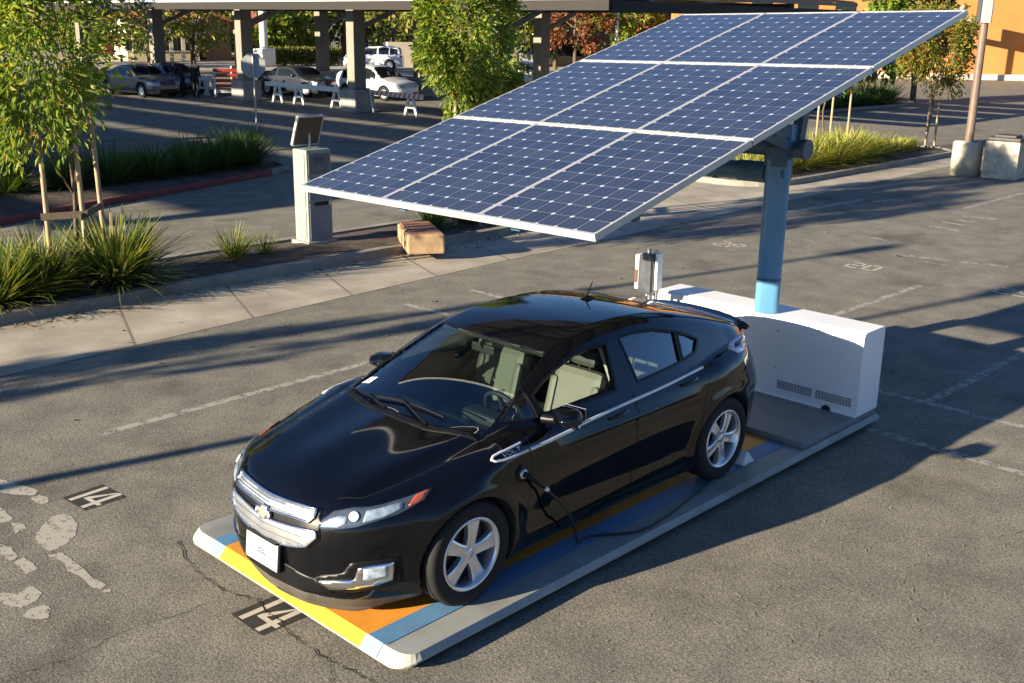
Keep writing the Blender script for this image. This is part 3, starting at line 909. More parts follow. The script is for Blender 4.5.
def stripe(p, q, w, z, m, name='parking_line'):
    p = Vector((*p, 0)); q = Vector((*q, 0)); d = (q - p).normalized(); n = Vector((-d.y, d.x, 0)) * w / 2
    return sheet(name, [tuple((p + n)[:2]), tuple((q + n)[:2]), tuple((q - n)[:2]), tuple((p - n)[:2])], z, m)

def crack(pts, w, z, seed):
    rnd = random.Random(seed); P = []
    for i in range(len(pts) - 1):
        a, c = pts[i], pts[i + 1]
        for k in range(7):
            t = k / 7; P.append((a[0] + (c[0] - a[0]) * t + rnd.uniform(-1, 1) * .012, a[1] + (c[1] - a[1]) * t + rnd.uniform(-1, 1) * .018))
    P.append(pts[-1]); b = MB(); vs = []; fs = []
    for i, p in enumerate(P):
        q = P[min(i + 1, len(P) - 1)]; o = P[max(i - 1, 0)]
        d = Vector((q[0] - o[0], q[1] - o[1], 0)).normalized(); n = Vector((-d.y, d.x, 0)) * (w * rnd.uniform(.25, 1) * (1 if 0 < i < len(P) - 1 else .1))
        vs += [(p[0] + n.x, p[1] + n.y, z), (p[0] - n.x, p[1] - n.y, z)]
    for i in range(len(P) - 1): fs.append((2 * i, 2 * i + 1, 2 * i + 3, 2 * i + 2))
    b.add(vs, fs); o = b.build('pavement_crack', M_CRACK); o['kind'] = 'structure'; return o

def build_ground():
    b = MB(); b.quad((-900, -900, 0), (500, -900, 0), (500, 500, 0), (-900, 500, 0))
    o = b.build('ground', M_ASPH); o['kind'] = 'structure'
    # concrete apron before the planters, with joints
    m, nt, bb = new_mat('apron_concrete'); N, L = nt.nodes, nt.links
    geo = N.new('ShaderNodeNewGeometry'); sx = N.new('ShaderNodeSeparateXYZ'); L.new(geo.outputs['Position'], sx.inputs[0])
    def math_(op, a, c=None):
        x = N.new('ShaderNodeMath'); x.operation = op
        for i, v in enumerate((a, c)):
            if v is None: continue
            if isinstance(v, (int, float)): x.inputs[i].default_value = v
            else: L.new(v, x.inputs[i])
        return x.outputs[0]
    u = math_('ADD', sx.outputs[0], math_('MULTIPLY', sx.outputs[1], -.39))
    fr = math_('FRACT', math_('MULTIPLY', u, 1 / 1.55))
    line = math_('LESS_THAN', math_('ABSOLUTE', math_('SUBTRACT', fr, .5)), .011)
    n1 = N.new('ShaderNodeTexNoise'); n1.inputs['Scale'].default_value = 1.3; n1.inputs['Detail'].default_value = 7; L.new(geo.outputs['Position'], n1.inputs['Vector'])
    n2 = N.new('ShaderNodeTexNoise'); n2.inputs['Scale'].default_value = 55; n2.inputs['Detail'].default_value = 3; L.new(geo.outputs['Position'], n2.inputs['Vector'])
    r1 = N.new('ShaderNodeValToRGB'); r1.color_ramp.elements[0].position = .32; r1.color_ramp.elements[1].position = .68
    r1.color_ramp.elements[0].color = (.27, .235, .18, 1); r1.color_ramp.elements[1].color = (.47, .41, .32, 1); L.new(n1.outputs['Fac'], r1.inputs[0])
    r2 = N.new('ShaderNodeMapRange'); r2.inputs['From Min'].default_value = .3; r2.inputs['From Max'].default_value = .7; r2.inputs['To Min'].default_value = .82; r2.inputs['To Max'].default_value = 1.12; L.new(n2.outputs['Fac'], r2.inputs['Value'])
    mx = N.new('ShaderNodeMix'); mx.data_type = 'RGBA'; mx.blend_type = 'MULTIPLY'; mx.inputs[0].default_value = 1; L.new(r1.outputs[0], mx.inputs[6]); L.new(r2.outputs[0], mx.inputs[7])
    mk = N.new('ShaderNodeMix'); mk.data_type = 'RGBA'; L.new(line, mk.inputs[0]); L.new(mx.outputs[2], mk.inputs[6]); mk.inputs[7].default_value = (.17, .148, .115, 1)
    L.new(mk.outputs[2], bb.inputs['Base Color']); bb.inputs['Roughness'].default_value = .9
    sheet('concrete_apron', [(26, -7.72), (26, -5.55), (2.0, -5.75), (-3, -6.08), (-6.1, -6.25), (-20.8, -6.62), (-27, -6.75), (-27, -7.72)], .004, m)
    sheet('driveway_apron', [(-8.7, -7.72), (-16.6, -7.72), (-16.4, -9.4), (-8.9, -9.4)], .004, m)
    # painted lines
    for p, q, w, mm in [((1.538, -3.60), (-1.75, -3.64), .10, M_PAINT_LINE), ((-1.75, -3.64), (-4.7, -3.66), .10, M_PAINT_FAINT), ((-3.36, -5.27), (-3.41, -4.45), .10, M_PAINT_LINE), ((-4.528, -5.25), (-4.531, -4.65), .10, M_PAINT_LINE),
                        ((-4.8, -1.19), (-9.45, -1.13), .10, M_PAINT_LINE), ((-3.50, .7), (-3.43, 3.6), .10, M_PAINT_LINE), ((-4.58, -.2), (-4.60, 3.6), .10, M_PAINT_LINE),
                        ((-4.62, 1.10), (-8.2, 1.17), .10, M_PAINT_LINE), ((-13.6, -5.72), (-16.4, -5.45), .18, M_PAINT_LINE), ((-16.9, -3.52), (-23.5, -3.46), .11, M_PAINT_LINE),
                        ((-14.33, -3.10), (-14.24, -2.50), .14, M_PAINT_LINE), ((-14.94, -3.13), (-14.90, -2.70), .14, M_PAINT_LINE), ((-15.43, -3.14), (-15.43, -2.68), .14, M_PAINT_LINE), ((-15.95, -3.18), (-16.08, -2.50), .14, M_PAINT_LINE),
                        ((-14.24, -2.45), (-14.1, -1.7), .13, M_PAINT_FAINT), ((-14.9, -2.6), (-14.8, -1.6), .13, M_PAINT_FAINT), ((-15.45, -2.6), (-15.5, -1.5), .13, M_PAINT_FAINT),
                        ((-11.33, -3.1), (-11.05, -1.2), .12, M_PAINT_FAINT), ((-11.16, -2.31), (-11.41, -2.09), .12, M_PAINT_LINE), ((-11.38, -2.0), (-11.50, -1.55), .16, M_PAINT_LINE), ((-11.64, -1.07), (-11.70, -.72), .10, M_PAINT_LINE), ((-11.5, -1.4), (-11.6, -1.15), .10, M_PAINT_LINE),
                        ((-12.4, -3.3), (-12.35, -3.0), .10, M_PAINT_LINE), ((-8.2, -3.64), (-14, -3.6), .10, M_PAINT_FAINT), ((-16.3, -5.2), (-16.9, -5.0), .14, M_PAINT_LINE)]:
        stripe(p, q, w, .0016, mm)
    # rows of stall lines on the far side of the aisle
    for k in range(7):
        stripe((-31 - k * 2.75, -21.5), (-31.4 - k * 2.75, -13.2), .13, .004, M_PAINT_LINE)
    for k in range(6):
        stripe((-57 - k * 3, -34), (-57 - k * 3, -17), .15, .004, M_PAINT_LINE)
    # wheelchair symbol, worn to fragments
    SYM = [[(2.539, -3.221), (2.488, -3.079), (2.408, -2.818), (2.468, -2.74), (2.576, -2.862), (2.635, -2.978), (2.62, -3.25)], [(2.517, -2.717), (2.438, -2.728), (2.417, -2.632), (2.448, -2.547), (2.5, -2.54), (2.52, -2.616)],
           [(2.741, -2.706), (2.739, -2.458), (2.783, -2.432), (2.841, -2.451), (2.86, -2.72)], [(2.782, -2.393), (2.734, -2.347), (2.737, -2.22), (2.834, -2.203)],
           [(2.763, -2.043), (2.657, -2.194), (2.533, -2.285), (2.454, -2.289), (2.431, -2.186), (2.46, -2.028), (2.551, -1.886), (2.659, -1.795), (2.779, -1.778), (2.785, -1.894)],
           [(2.809, -1.728), (2.723, -1.705), (2.721, -1.55), (2.728, -1.246), (2.718, -1.087), (2.766, -1.052), (2.791, -1.096), (2.791, -1.329), (2.807, -1.431), (2.772, -1.577)],
           [(2.756, -1.041), (2.718, -1.024), (2.73, -.983), (2.771, -.994)], [(3.01, -1.787), (2.933, -1.825), (2.926, -1.601), (3.021, -1.575)], [(2.97, -2.122), (2.94, -2.02), (2.961, -1.853), (3.015, -1.814), (3.031, -1.967)],
           [(3.234, -1.448), (3.157, -1.353), (3.056, -1.418), (3.047, -1.265), (3.104, -1.2), (3.216, -1.173), (3.265, -1.261), (3.274, -1.347)], [(3.25, -1.073), (3.175, -1.134), (3.097, -1.115), (3.084, -1.044), (3.148, -.947), (3.212, -.98)],
           [(3.3, -1.5), (3.24, -1.75), (3.2, -2.1), (3.1, -2.4), (3.2, -2.5), (3.35, -2.2), (3.45, -1.7)]]
    b = MB()
    rnd = random.Random(4)
    for poly in SYM:
        P = []
        for i in range(len(poly)):
            p, q = poly[i], poly[(i + 1) % len(poly)]
            for k in range(5):
                t = k / 5; P.append((p[0] + (q[0] - p[0]) * t + rnd.uniform(-.006, .006), p[1] + (q[1] - p[1]) * t + rnd.uniform(-.008, .008), .0016))
        b.add(P, [tuple(range(len(P)))])
    o = b.build('accessible_parking_symbol', M_PAINT_SYM); o['kind'] = 'structure'
    # stall numbers: 14 in white on a black patch
    M_DIG = node_paint('number_paint', (.60, .55, .45), .33, 12)
    def number14(ox, oy, rz, sc=1.0):
        def T(p):
            c, s = math.cos(rz), math.sin(rz); return (ox + (p[0] * c - p[1] * s) * sc, oy + (p[0] * s + p[1] * c) * sc)
        sheet('number_backing', [T(p) for p in [(.165, -.175), (-.165, -.175), (-.165, .175), (.165, .165)]], .0014, M_BLACKPATCH)
        b = MB()
        for poly in ([(.15, -.115), (-.16, -.115), (-.16, -.070), (.15, -.070)], [(.155, .07), (-.165, .07), (-.165, .115), (.155, .115)],
                     [(.065, -.045), (.03, -.045), (-.155, .055), (-.145, .069), (.03, .005), (.03, .069), (.065, .069)], [(.065, .1155), (.065, .155), (.03, .155), (.03, .1155)]):
            b.add([(*T(p), .0030) for p in poly], [tuple(range(len(poly)))])
        o = b.build('stall_number', M_DIG); o['kind'] = 'structure'
    number14(2.178, -.045, 0); number14(2.165, -2.395, R(4))
    # small stall numbers across the aisle, read from the other side
    def digits(ox, oy, strokes, sc):
        b = MB()
        for st in strokes:
            for i in range(len(st) - 1):
                p, q = Vector((*st[i], 0)), Vector((*st[i + 1], 0)); d = (q - p).normalized(); n = Vector((-d.y, d.x, 0)) * .06
                p = p - d * .03; q = q + d * .03
                b.add([(ox + v.x * sc, oy + v.y * sc, .0022) for v in (p + n, q + n, q - n, p - n)], [(0, 1, 2, 3)])
        o = b.build('stall_number', M_DIG); o['kind'] = 'structure'
    two = [[(0, 0), (0, .5), (.5, .5), (.5, 0), (1, 0), (1, .5)]]; five = [[(0, .5), (0, 0), (.45, 0), (.45, .5), (1, .5), (1, 0)]]
    zero = [[(0, 0), (0, .5), (1, .5), (1, 0), (0, 0)]]; nine = [[(1, 0), (0, 0), (0, .5), (.5, .5), (.5, 0)]]
    sh = lambda s, d: [[(x, y + d) for x, y in st] for st in s]
    digits(-10.2, -2.5, two + sh(zero, .75), .36); digits(-10.1, -4.85, two + sh(nine, .75), .36); digits(-10.2, -.25, two + sh(five, .75), .36)
    crack([(2.073, -1.328), (2.188, -.994), (2.23, -.733), (2.211, -.464), (2.131, -.248), (2.177, -.091), (2.168, .046), (2.22, .244), (2.224, .447), (2.223, .618), (2.195, .783), (2.182, .943), (2.2, 1.6), (2.3, 2.6)], .0055, .0046, 1)
    crack([(2.22, .62), (2.30, .75), (2.36, .80)], .003, .0046, 2)
    crack([(3.9, -.5), (3.616, -.475), (3.266, -.45), (2.814, -.487), (2.372, -.422)], .002, .003, 3)
    crack([(-1.6, 2.15), (-2.1, 2.7), (-2.6, 2.9), (-3.0, 3.5)], .002, .003, 5)

def build_litter():
    """Straw flecks and dry leaves lying on the asphalt: far too many to count."""
    rng = np.random.default_rng(17)
    def flecks(name, P, length, width, m, curl):
        n = len(P); a = rng.uniform(0, 2 * PI, n); L = length * rng.uniform(.4, 1.5, n); W = width * rng.uniform(.6, 1.4, n)
        dx, dy = np.cos(a), np.sin(a); V = []
        for u, v, z in ((-.5, -.5, 0), (.5, -.35, curl), (.55, .35, curl * .4), (-.45, .5, curl * .7)):
            V.append(np.stack([P[:, 0] + dx * L * u - dy * W * v, P[:, 1] + dy * L * u + dx * W * v, .006 + z * rng.uniform(0, 1, n)], 1))
        o = np_mesh(name, np.stack(V, 1).reshape(-1, 3), np.arange(n * 4).reshape(-1, 4), m, None, smooth=False); return o
    P = np.concatenate([np.stack([rng.normal(-1.0, 2.1, 560), rng.normal(2.3, .6, 560)], 1), np.stack([rng.uniform(-14, 4, 420), rng.uniform(-5.5, 3.6, 420)], 1)])
    ok = ~((P[:, 0] > -3.8) & (P[:, 0] < 2.2) & (P[:, 1] > -1.35) & (P[:, 1] < 1.15)); P = P[ok]
    o = flecks('straw_flecks', P, .034, .0055, mat('straw', (.32, .28, .19), rough=.9), .0012)
    tag(o, 'pale straw flecks scattered over the asphalt', 'litter', kind='stuff')
    P = np.concatenate([np.stack([rng.uniform(-9, 4, 260), -7.66 + np.abs(rng.normal(0, .2, 260))], 1), np.stack([rng.uniform(-16, 4, 60), rng.uniform(-6.5, -4, 60)], 1)])
    ok = ~((P[:, 0] > -3.8) & (P[:, 0] < 2.2) & (P[:, 1] > -1.35) & (P[:, 1] < 1.15)); P = P[ok]
    o = flecks('fallen_leaves', P, .055, .026, mat('dry_leaf', (.20, .115, .05), rough=.85, var=.4), .02)
    tag(o, 'small dry brown leaves along the kerb and on the asphalt', 'litter', kind='stuff')

# ------------------------------------------------------------------ kerbs and planting beds
M_KERB = mat('kerb_concrete', (.27, .25, .21), rough=.9, var=.2, scale=3, bump=.3, bscale=40, dirt=(.10, .085, .065), dirt_amt=.6)
M_REDKERB = mat('red_kerb', (.20, .045, .035), rough=.85, var=.3, scale=4, dirt=(.10, .06, .05), dirt_amt=.6)
M_SOIL = mat('planting_soil', (.075, .055, .038), rough=.97, var=.5, scale=7, bump=.8, bscale=25, dirt=(.16, .12, .08), dirt_amt=.5)
def kerb(name, pts, m, w=.16, h=.13, bury=.0):
    b = MB(); b.ribbon([(x, y, h / 2 - bury) for x, y in pts], w, h, up=(0, 0, 1))
    o = b.build(name, m); o['kind'] = 'structure'
    bv = o.modifiers.new('round', 'BEVEL'); bv.width = .025; bv.segments = 2; bv.limit_method = 'ANGLE'; bv.angle_limit = R(50)
    return o
def arc(cx, cy, r, a0, a1, n=8): return [(cx + r * math.cos(R(a0 + (a1 - a0) * i / n)), cy + r * math.sin(R(a0 + (a1 - a0) * i / n))) for i in range(n + 1)]

def soil(name, poly, z, seed):
    """Mounded, uneven bed of soil."""
    n = len(poly); P = densify(poly, .5); pts = list(P); xs = [p[0] for p in P]; ys = [p[1] for p in P]; rnd = random.Random(seed)
    st = .35
    GX, GY = np.meshgrid(np.arange(min(xs), max(xs), st), np.arange(min(ys), max(ys), st)); d = poly_d(P, GX.ravel(), GY.ravel())
    dd = [0.0] * len(P)
    for u, v, q in zip(GX.ravel(), GY.ravel(), d):
        if q < -.1: pts.append((u + rnd.uniform(-.1, .1), v + rnd.uniform(-.1, .1))); dd.append(-q)
    r = delaunay_2d_cdt([Vector(p) for p in pts], [(i, (i + 1) % len(P)) for i in range(len(P))], [list(range(len(P)))], 1, 1e-6)
    b = MB()
    vs = []
    DD = np.maximum(0, -poly_d(P, np.array([v.x for v in r[0]]), np.array([v.y for v in r[0]])))
    for v, q in zip(r[0], DD):
        q = float(q)
        vs.append((v.x, v.y, z + min(q, .4) * .12 + (rnd.uniform(-.015, .03) if q > .05 else 0)))
    b.add(vs, [tuple(f) for f in r[2]], 0, True)
    o = b.build(name, M_SOIL); o['kind'] = 'structure'; return o

def build_beds():
    kerb('kerb', [(26, -7.80), (-7.6, -7.80)] + arc(-7.6, -8.58, .78, 90, 270, 12) + [(-7.6, -9.36), (26, -9.60)], M_KERB)
    soil('planting_bed', [(26, -7.86), (-7.6, -7.87), (-8.2, -8.2), (-8.3, -8.6), (-8.2, -9.0), (-7.6, -9.29), (26, -9.53)], .09, 1)
    kerb('kerb', [(-26.6, -7.70), (-17.2, -7.70)] + arc(-17.2, -8.9, 1.2, 90, 0, 6)[1:] + [(-16.0, -9.7)] + arc(-17.0, -9.7, 1.0, 0, -90, 5) + [(-27.2, -10.6), (-27.4, -8.5), (-26.6, -7.70)], M_KERB)
    soil('planting_bed', [(-26.7, -7.78), (-17.2, -7.78), (-16.3, -8.3), (-16.1, -9.7), (-17.0, -10.6), (-27.1, -10.5), (-27.3, -8.5)], .09, 2)
    red = [(8, -11.6), (-1.77, -14.22), (-3.97, -15.02), (-6.63, -15.89), (-8.94, -16.70), (-9.8, -17.2), (-10.0, -18.0), (-9.6, -18.9), (-8.2, -19.4), (8, -18.0)]
    kerb('red_kerb', red[:5], M_REDKERB)
    kerb('kerb', red[4:], M_KERB)
    soil('planting_bed', [(8, -11.72), (-1.75, -14.32), (-6.6, -15.98), (-8.85, -16.8), (-9.65, -17.25), (-9.85, -18.0), (-9.5, -18.8), (-8.2, -19.3), (8, -17.9)], .09, 3)
    # island with shrubs across the aisle, kerb by the orange building
    kerb('kerb', [(-37, -18.5), (-46.5, -18.2), (-47.2, -19.2), (-46.4, -20.2), (-37, -20.4), (-36.2, -19.5), (-37, -18.5)], M_KERB)
    soil('planting_bed', [(-37, -18.6), (-46.4, -18.3), (-47.1, -19.2), (-46.4, -20.1), (-37, -20.3), (-36.3, -19.5)], .09, 4)
    # lighter sunlit lane and paving beyond the cars
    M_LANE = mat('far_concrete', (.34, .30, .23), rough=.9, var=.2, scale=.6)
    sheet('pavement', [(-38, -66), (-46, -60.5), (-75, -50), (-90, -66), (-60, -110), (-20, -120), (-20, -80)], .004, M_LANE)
# ------------------------------------------------------------------ solar charging station
M_STEEL = mat('blue_steel_paint', (.095, .26, .45), rough=.38, var=.10, scale=3, coat=.25)
M_STEELDARK = mat('tracker_steel', (.05, .11, .17), rough=.45, var=.25, scale=6)
M_PADGREY = mat('pad_grey_paint', (.30, .31, .29), rough=.62, var=.12, scale=4, bump=.15, bscale=120, dirt=(.15, .145, .125), dirt_amt=.75)
M_PADBLUE = mat('pad_blue_paint', (.10, .24, .40), rough=.6, var=.12, scale=5, bump=.15, bscale=120, dirt=(.14, .15, .155), dirt_amt=.6)
M_PADORANGE = mat('pad_orange_paint', (.78, .31, .035), rough=.6, var=.12, scale=5, bump=.15, bscale=120, dirt=(.24, .115, .04), dirt_amt=.65)
M_PADYELLOW = mat('pad_yellow_paint', (.52, .33, .008), rough=.55, var=.08, scale=5)
M_PADLIGHT = mat('pad_light_blue_paint', (.20, .37, .46), rough=.55, var=.08)
M_PADWHITE = mat('pad_white_paint', (.40, .38, .32), rough=.55, var=.08, dirt=(.4, .38, .32), dirt_amt=.5)
M_BOXWHITE = mat('white_cabinet_paint', (.88, .89, .90), rough=.42, var=.05, scale=1.5, dirt=(.72, .71, .68), dirt_amt=.4)
M_UNDER = mat('pad_underside', (.01, .01, .012), rough=.8)
M_FRAME = mat('aluminium_frame', (.50, .51, .52), rough=.38, metal=.35, var=.05)
M_BACK = mat('panel_backsheet', (.58, .58, .57), rough=.7)

def node_cells():
    m, nt, b = new_mat('solar_cells'); N, L = nt.nodes, nt.links
    tc = N.new('ShaderNodeTexCoord'); s = N.new('ShaderNodeSeparateXYZ'); L.new(tc.outputs['Object'], s.inputs[0])
    def M(op, a, c=None, d=None):
        x = N.new('ShaderNodeMath'); x.operation = op
        for i, v in enumerate((a, c, d)):
            if v is None: continue
            if isinstance(v, (int, float)): x.inputs[i].default_value = v
            else: L.new(v, x.inputs[i])
        return x.outputs[0]
    cw, cl = .952 / 6, 1.60 / 10
    u = M('FRACT', M('ADD', M('DIVIDE', s.outputs[0], cw), 3.0)); v = M('FRACT', M('ADD', M('DIVIDE', s.outputs[1], cl), 5.0))
    du = M('SUBTRACT', .5, M('ABSOLUTE', M('SUBTRACT', u, .5))); dv = M('SUBTRACT', .5, M('ABSOLUTE', M('SUBTRACT', v, .5)))
    gap = M('LESS_THAN', M('MINIMUM', du, dv), .013)
    dia = M('LESS_THAN', M('ADD', du, dv), .12)
    bus = M('LESS_THAN', M('ABSOLUTE', M('SUBTRACT', M('ABSOLUTE', M('SUBTRACT', u, .5)), .17)), .006)
    cid = N.new('ShaderNodeTexWhiteNoise'); cid.noise_dimensions = '2D'
    cmb = N.new('ShaderNodeCombineXYZ'); L.new(M('FLOOR', M('ADD', M('DIVIDE', s.outputs[0], cw), 3.0)), cmb.inputs[0]); L.new(M('FLOOR', M('ADD', M('DIVIDE', s.outputs[1], cl), 5.0)), cmb.inputs[1])
    L.new(cmb.outputs[0], cid.inputs['Vector'])
    r = N.new('ShaderNodeMix'); r.data_type = 'RGBA'; r.inputs[6].default_value = (.022, .024, .036, 1); r.inputs[7].default_value = (.036, .039, .055, 1); L.new(cid.outputs[0], r.inputs[0])
    col = r.outputs[2]
    for msk, c in ((bus, (.10, .12, .20)), (gap, (.21, .24, .31)), (dia, (.52, .54, .58))):
        x = N.new('ShaderNodeMix'); x.data_type = 'RGBA'; L.new(msk, x.inputs[0]); L.new(col, x.inputs[6]); x.inputs[7].default_value = c4(c); col = x.outputs[2]
    L.new(col, b.inputs['Base Color']); b.inputs['Roughness'].default_value = .33
    nz = N.new('ShaderNodeTexNoise'); nz.inputs['Scale'].default_value = 3; L.new(tc.outputs['Object'], nz.inputs['Vector'])
    mr = N.new('ShaderNodeMapRange'); mr.inputs['To Min'].default_value = .10; mr.inputs['To Max'].default_value = .26; L.new(nz.outputs['Fac'], mr.inputs['Value'])
    setin(b, Coat_Weight=.8); L.new(mr.outputs[0], b.inputs['Coat Roughness'])
    return m

def build_station():
    st = empty('solar_charging_station', (0, 0, 0), 0, 'blue masted solar tracker with white battery cabinet and painted base pad', 'charging station')
    F, Rr, YL, YR = 2.055, -3.65, 1.055, -1.255
    def rounded(inset, r=.14, back=0.0):
        x1, y0, y1 = F - inset, YR + inset, YL - inset
        return [(Rr + back, y0)] + arc(x1 - r, y0 + r, r, -90, 0, 6) + arc(x1 - r, y1 - r, r, 0, 90, 6) + [(Rr + back, y1)]
    # slab: a dark recess below, bevelled edge above
    b = MB(); o_, t_ = rounded(0.0), rounded(.055)
    n = len(o_)
    def fr(x): return min(1, max(0, (x - (F - .17)) / .17)) ** 1.5
    lowz = [.078 + (.045 - .078) * fr(x) for x, y in o_]
    t_ = [(x - (.055 * fr(x)), y + ((.030 if y < 0 else -.030) * (1 - fr(x) * .4))) for x, y in o_]
    vs = [(x, y, z - .012) for (x, y), z in zip(o_, lowz)] + [(x, y, z) for (x, y), z in zip(o_, lowz)] + [(x, y, PADZ) for x, y in t_]
    fs = []; 
    b.add(vs, []); base = 0
    for k in range(n - 1):
        b.f.append((k, k + 1, n + k + 1, n + k)); b.m.append(0); b.s.append(False)
        mid = (o_[k][1] + o_[k + 1][1]) / 2; mx_ = (o_[k][0] + o_[k + 1][0]) / 2
        b.f.append((n + k, n + k + 1, 2 * n + k + 1, 2 * n + k)); b.m.append(0 if mx_ < F - .17 else 1); b.s.append(False)
    b.f.append((n - 1, 0, n, 2 * n - 1)); b.m.append(0); b.s.append(False)
    b.f.append((2 * n - 1, n, 2 * n, 3 * n - 1)); b.m.append(0); b.s.append(False)
    b.f.append(tuple(range(2 * n, 3 * n))); b.m.append(0); b.s.append(False)
    b.f.append(tuple(range(n - 1, -1, -1))); b.m.append(0); b.s.append(False)
    pad = b.build('base_pad', [M_PADGREY, M_PADWHITE], st)
    b = MB(); b.box(((F + Rr) / 2 - .03, (YL + YR) / 2, .03), (F - Rr - .20, YL - YR - .12, .058)); b.build('pad_foot', M_UNDER, pad)
    # coloured fields painted on the pad: sheets 4 mm up
    def field(name, y0, y1, m, x0=-2.34, x1=F - .056):
        b = MB(); b.quad((x0, y0, PADZ + .004), (x1, y0, PADZ + .004), (x1, y1, PADZ + .004), (x0, y1, PADZ + .004)); return b.build(name, m, pad)
    field('blue_stripe', .69, .845, M_PADBLUE); field('blue_stripe', -.965, -.825, M_PADBLUE)
    field('orange_field', -.825, .69, M_PADORANGE)
    def nose(name, y0, y1, m):
        def P(x, z): return x
        d = .004; b = MB(); zt, zb = PADZ + .0005, .0455
        b.quad((F - .055 + d * .3, y0, zt + d), (F + d, y0, zb + d), (F + d, y1, zb + d), (F - .055 + d * .3, y1, zt + d)); return b.build(name, m, pad)
    nose('yellow_edge', -.815, .675, M_PADYELLOW); nose('light_blue_edge', -.965, -.815, M_PADLIGHT); nose('light_blue_edge', .675, .825, M_PADLIGHT)
    # raised deck and cabinet
    b = MB(); b.box(((-3.645 - 2.35) / 2, -.09, PADZ + .03), (1.295, 2.19, .06), bev=.012); b.build('raised_deck', mat('deck_grey_paint', (.20, .215, .22), rough=.6, var=.12, scale=4, bump=.1, bscale=120), st)
    bx0, bx1, y0, y1 = -3.635, -3.235, -1.20, 1.02
    zt, zb = .945, PADZ + .062
    prof = [(bx0, zb), (bx1 + .012, zb), (bx1, zb + .02), (bx1, zt - .045), (bx1 - .013, zt - .013), (bx1 - .045, zt), (bx0 + .02, zt), (bx0, zt - .02)]
    b = MB(); n = len(prof)
    vs = [(x, y0, z) for x, z in prof] + [(x, y1, z) for x, z in prof]
    b.add(vs, [tuple(range(n)), tuple(range(2 * n - 1, n - 1, -1))] + [(k, n + k, n + (k + 1) % n, (k + 1) % n) for k in range(n)])
    cab = b.build('battery_cabinet', M_BOXWHITE, st)
    M_VENT = mat('vent_grille', (.50, .51, .51), rough=.6)
    def vent(ya, yb, za, zb_):
        b = MB(); b.box((bx1 + .004, (ya + yb) / 2, (za + zb_) / 2), (.008, yb - ya, zb_ - za))
        ny, nz = int((yb - ya) / .028), int((zb_ - za) / .018)
        for i in range(ny):
            for j in range(nz):
                b.box((bx1 + .009, ya + (i + .5) * (yb - ya) / ny, za + (j + .5) * (zb_ - za) / nz), (.003, .016, .007), mi=1)
        b.build('vent', [M_VENT, M_DARKMETAL], cab)
    vent(.22, .575, zb + .085, zb + .165); vent(.615, .965, zb + .085, zb + .165)
    vent(-.55, -.20, zb + .085, zb + .165)
    b = MB(); b.tube([(bx1 - .01, .73, zb - .0), (bx1 + .012, .73, zb)], .045, n=18); b.build('cable_port', M_DARKMETAL, cab)
    b = MB(); b.box((bx1 + .002, -.35, .55), (.003, .006, .62)); b.build('cabinet_seam', M_DARKMETAL, cab)
    for (yy, zz) in ((.18, .80), (.18, .45)):
        b = MB(); b.lathe([(0, .012), (.010, .011), (.012, .0)], c=(bx1, yy, zz), n=10, axis='x'); b.build('bolt', M_SATIN, cab)
    # mast: a round-cornered square tube
    mx = -3.30
    M = MB(); hw = .110
    sec = []
    for cx_, cy_, a in ((1, 1, 0), (-1, 1, 90), (-1, -1, 180), (1, -1, 270)):
        sec += [(cx_ * (hw - .055) + .055 * math.cos(R(a + t)), cy_ * (hw - .055) + .055 * math.sin(R(a + t))) for t in (0, 22.5, 45, 67.5, 90)]
    zA, zB = zt + .001, 2.36
    ns = len(sec); rot = R(30)
    sec = [(x * math.cos(rot) - y * math.sin(rot), x * math.sin(rot) + y * math.cos(rot)) for x, y in sec]
    M.add([(mx + x, y, zA) for x, y in sec] + [(mx + x, y, zB) for x, y in sec], [(k, (k + 1) % ns, ns + (k + 1) % ns, ns + k) for k in range(ns)], 0, True)
    M.add([(mx + x, y, zB) for x, y in sec], [tuple(range(ns))])
    mast = M.build('mast', M_STEEL, st)
    b = MB(); b.prism([(mx + x * 1.02, y * 1.02) for x, y in sec], 1.255, 1.275); b.build('mast_band', M_STEELDARK, mast)
    b = MB(); b.tube([(mx + .118, -.028, 1.30), (mx + .118, -.028, 1.8), (mx + .118, -.028, 2.12)], .007, n=8); b.build('mast_highlight', M_SATIN, mast)  # thin silver rod imitating the highlight along the mast's edge
    # tracker head
    b = MB()
    b.tube([(mx, -.66, 2.215), (mx, .10, 2.235)], .085, n=22); b.tube([(mx, -.67, 2.215), (mx, -.64, 2.215)], .098, n=22)
    b.tube([(mx, -.40, 2.22), (mx, -.10, 2.225)], .097, n=22)
    b.build('slew_drive', M_STEELDARK, st)
    b = MB(); b.tube([(mx, 0, 2.30), (mx, 0, 2.47)], .13, n=24); b.build('tracker_neck', M_STEELDARK, st)
    b = MB(); b.tube([(mx, -.95, 2.45), (mx, .27, 2.462)], .082, n=24); b.tube([(mx, .24, 2.462), (mx, .28, 2.462)], .09, n=24)
    b.build('torque_tube', M_STEELDARK, st)
    # array
    A = Matrix(((.01510717, -.96323985, .26821775), (.99976703, .01041597, -.01890471), (.01541602, .26844087, .9631728)))
    O = Vector((-1.8174, -.3492, 2.8503 + PADZ))
    arr_rot = A.to_4x4(); arr_rot.translation = O
    def aw(u, v, w=0): return O + A @ Vector((u, v, w))
    for v in (-2.05, -1.25, -.45, .42, 1.25, 2.05):
        b = MB(); b.ribbon([aw(-1.44, v, -.075), aw(1.44, v, -.075)], .045, .045, up=A @ Vector((0, 0, 1))); b.build('panel_rail', M_STEELDARK, st)
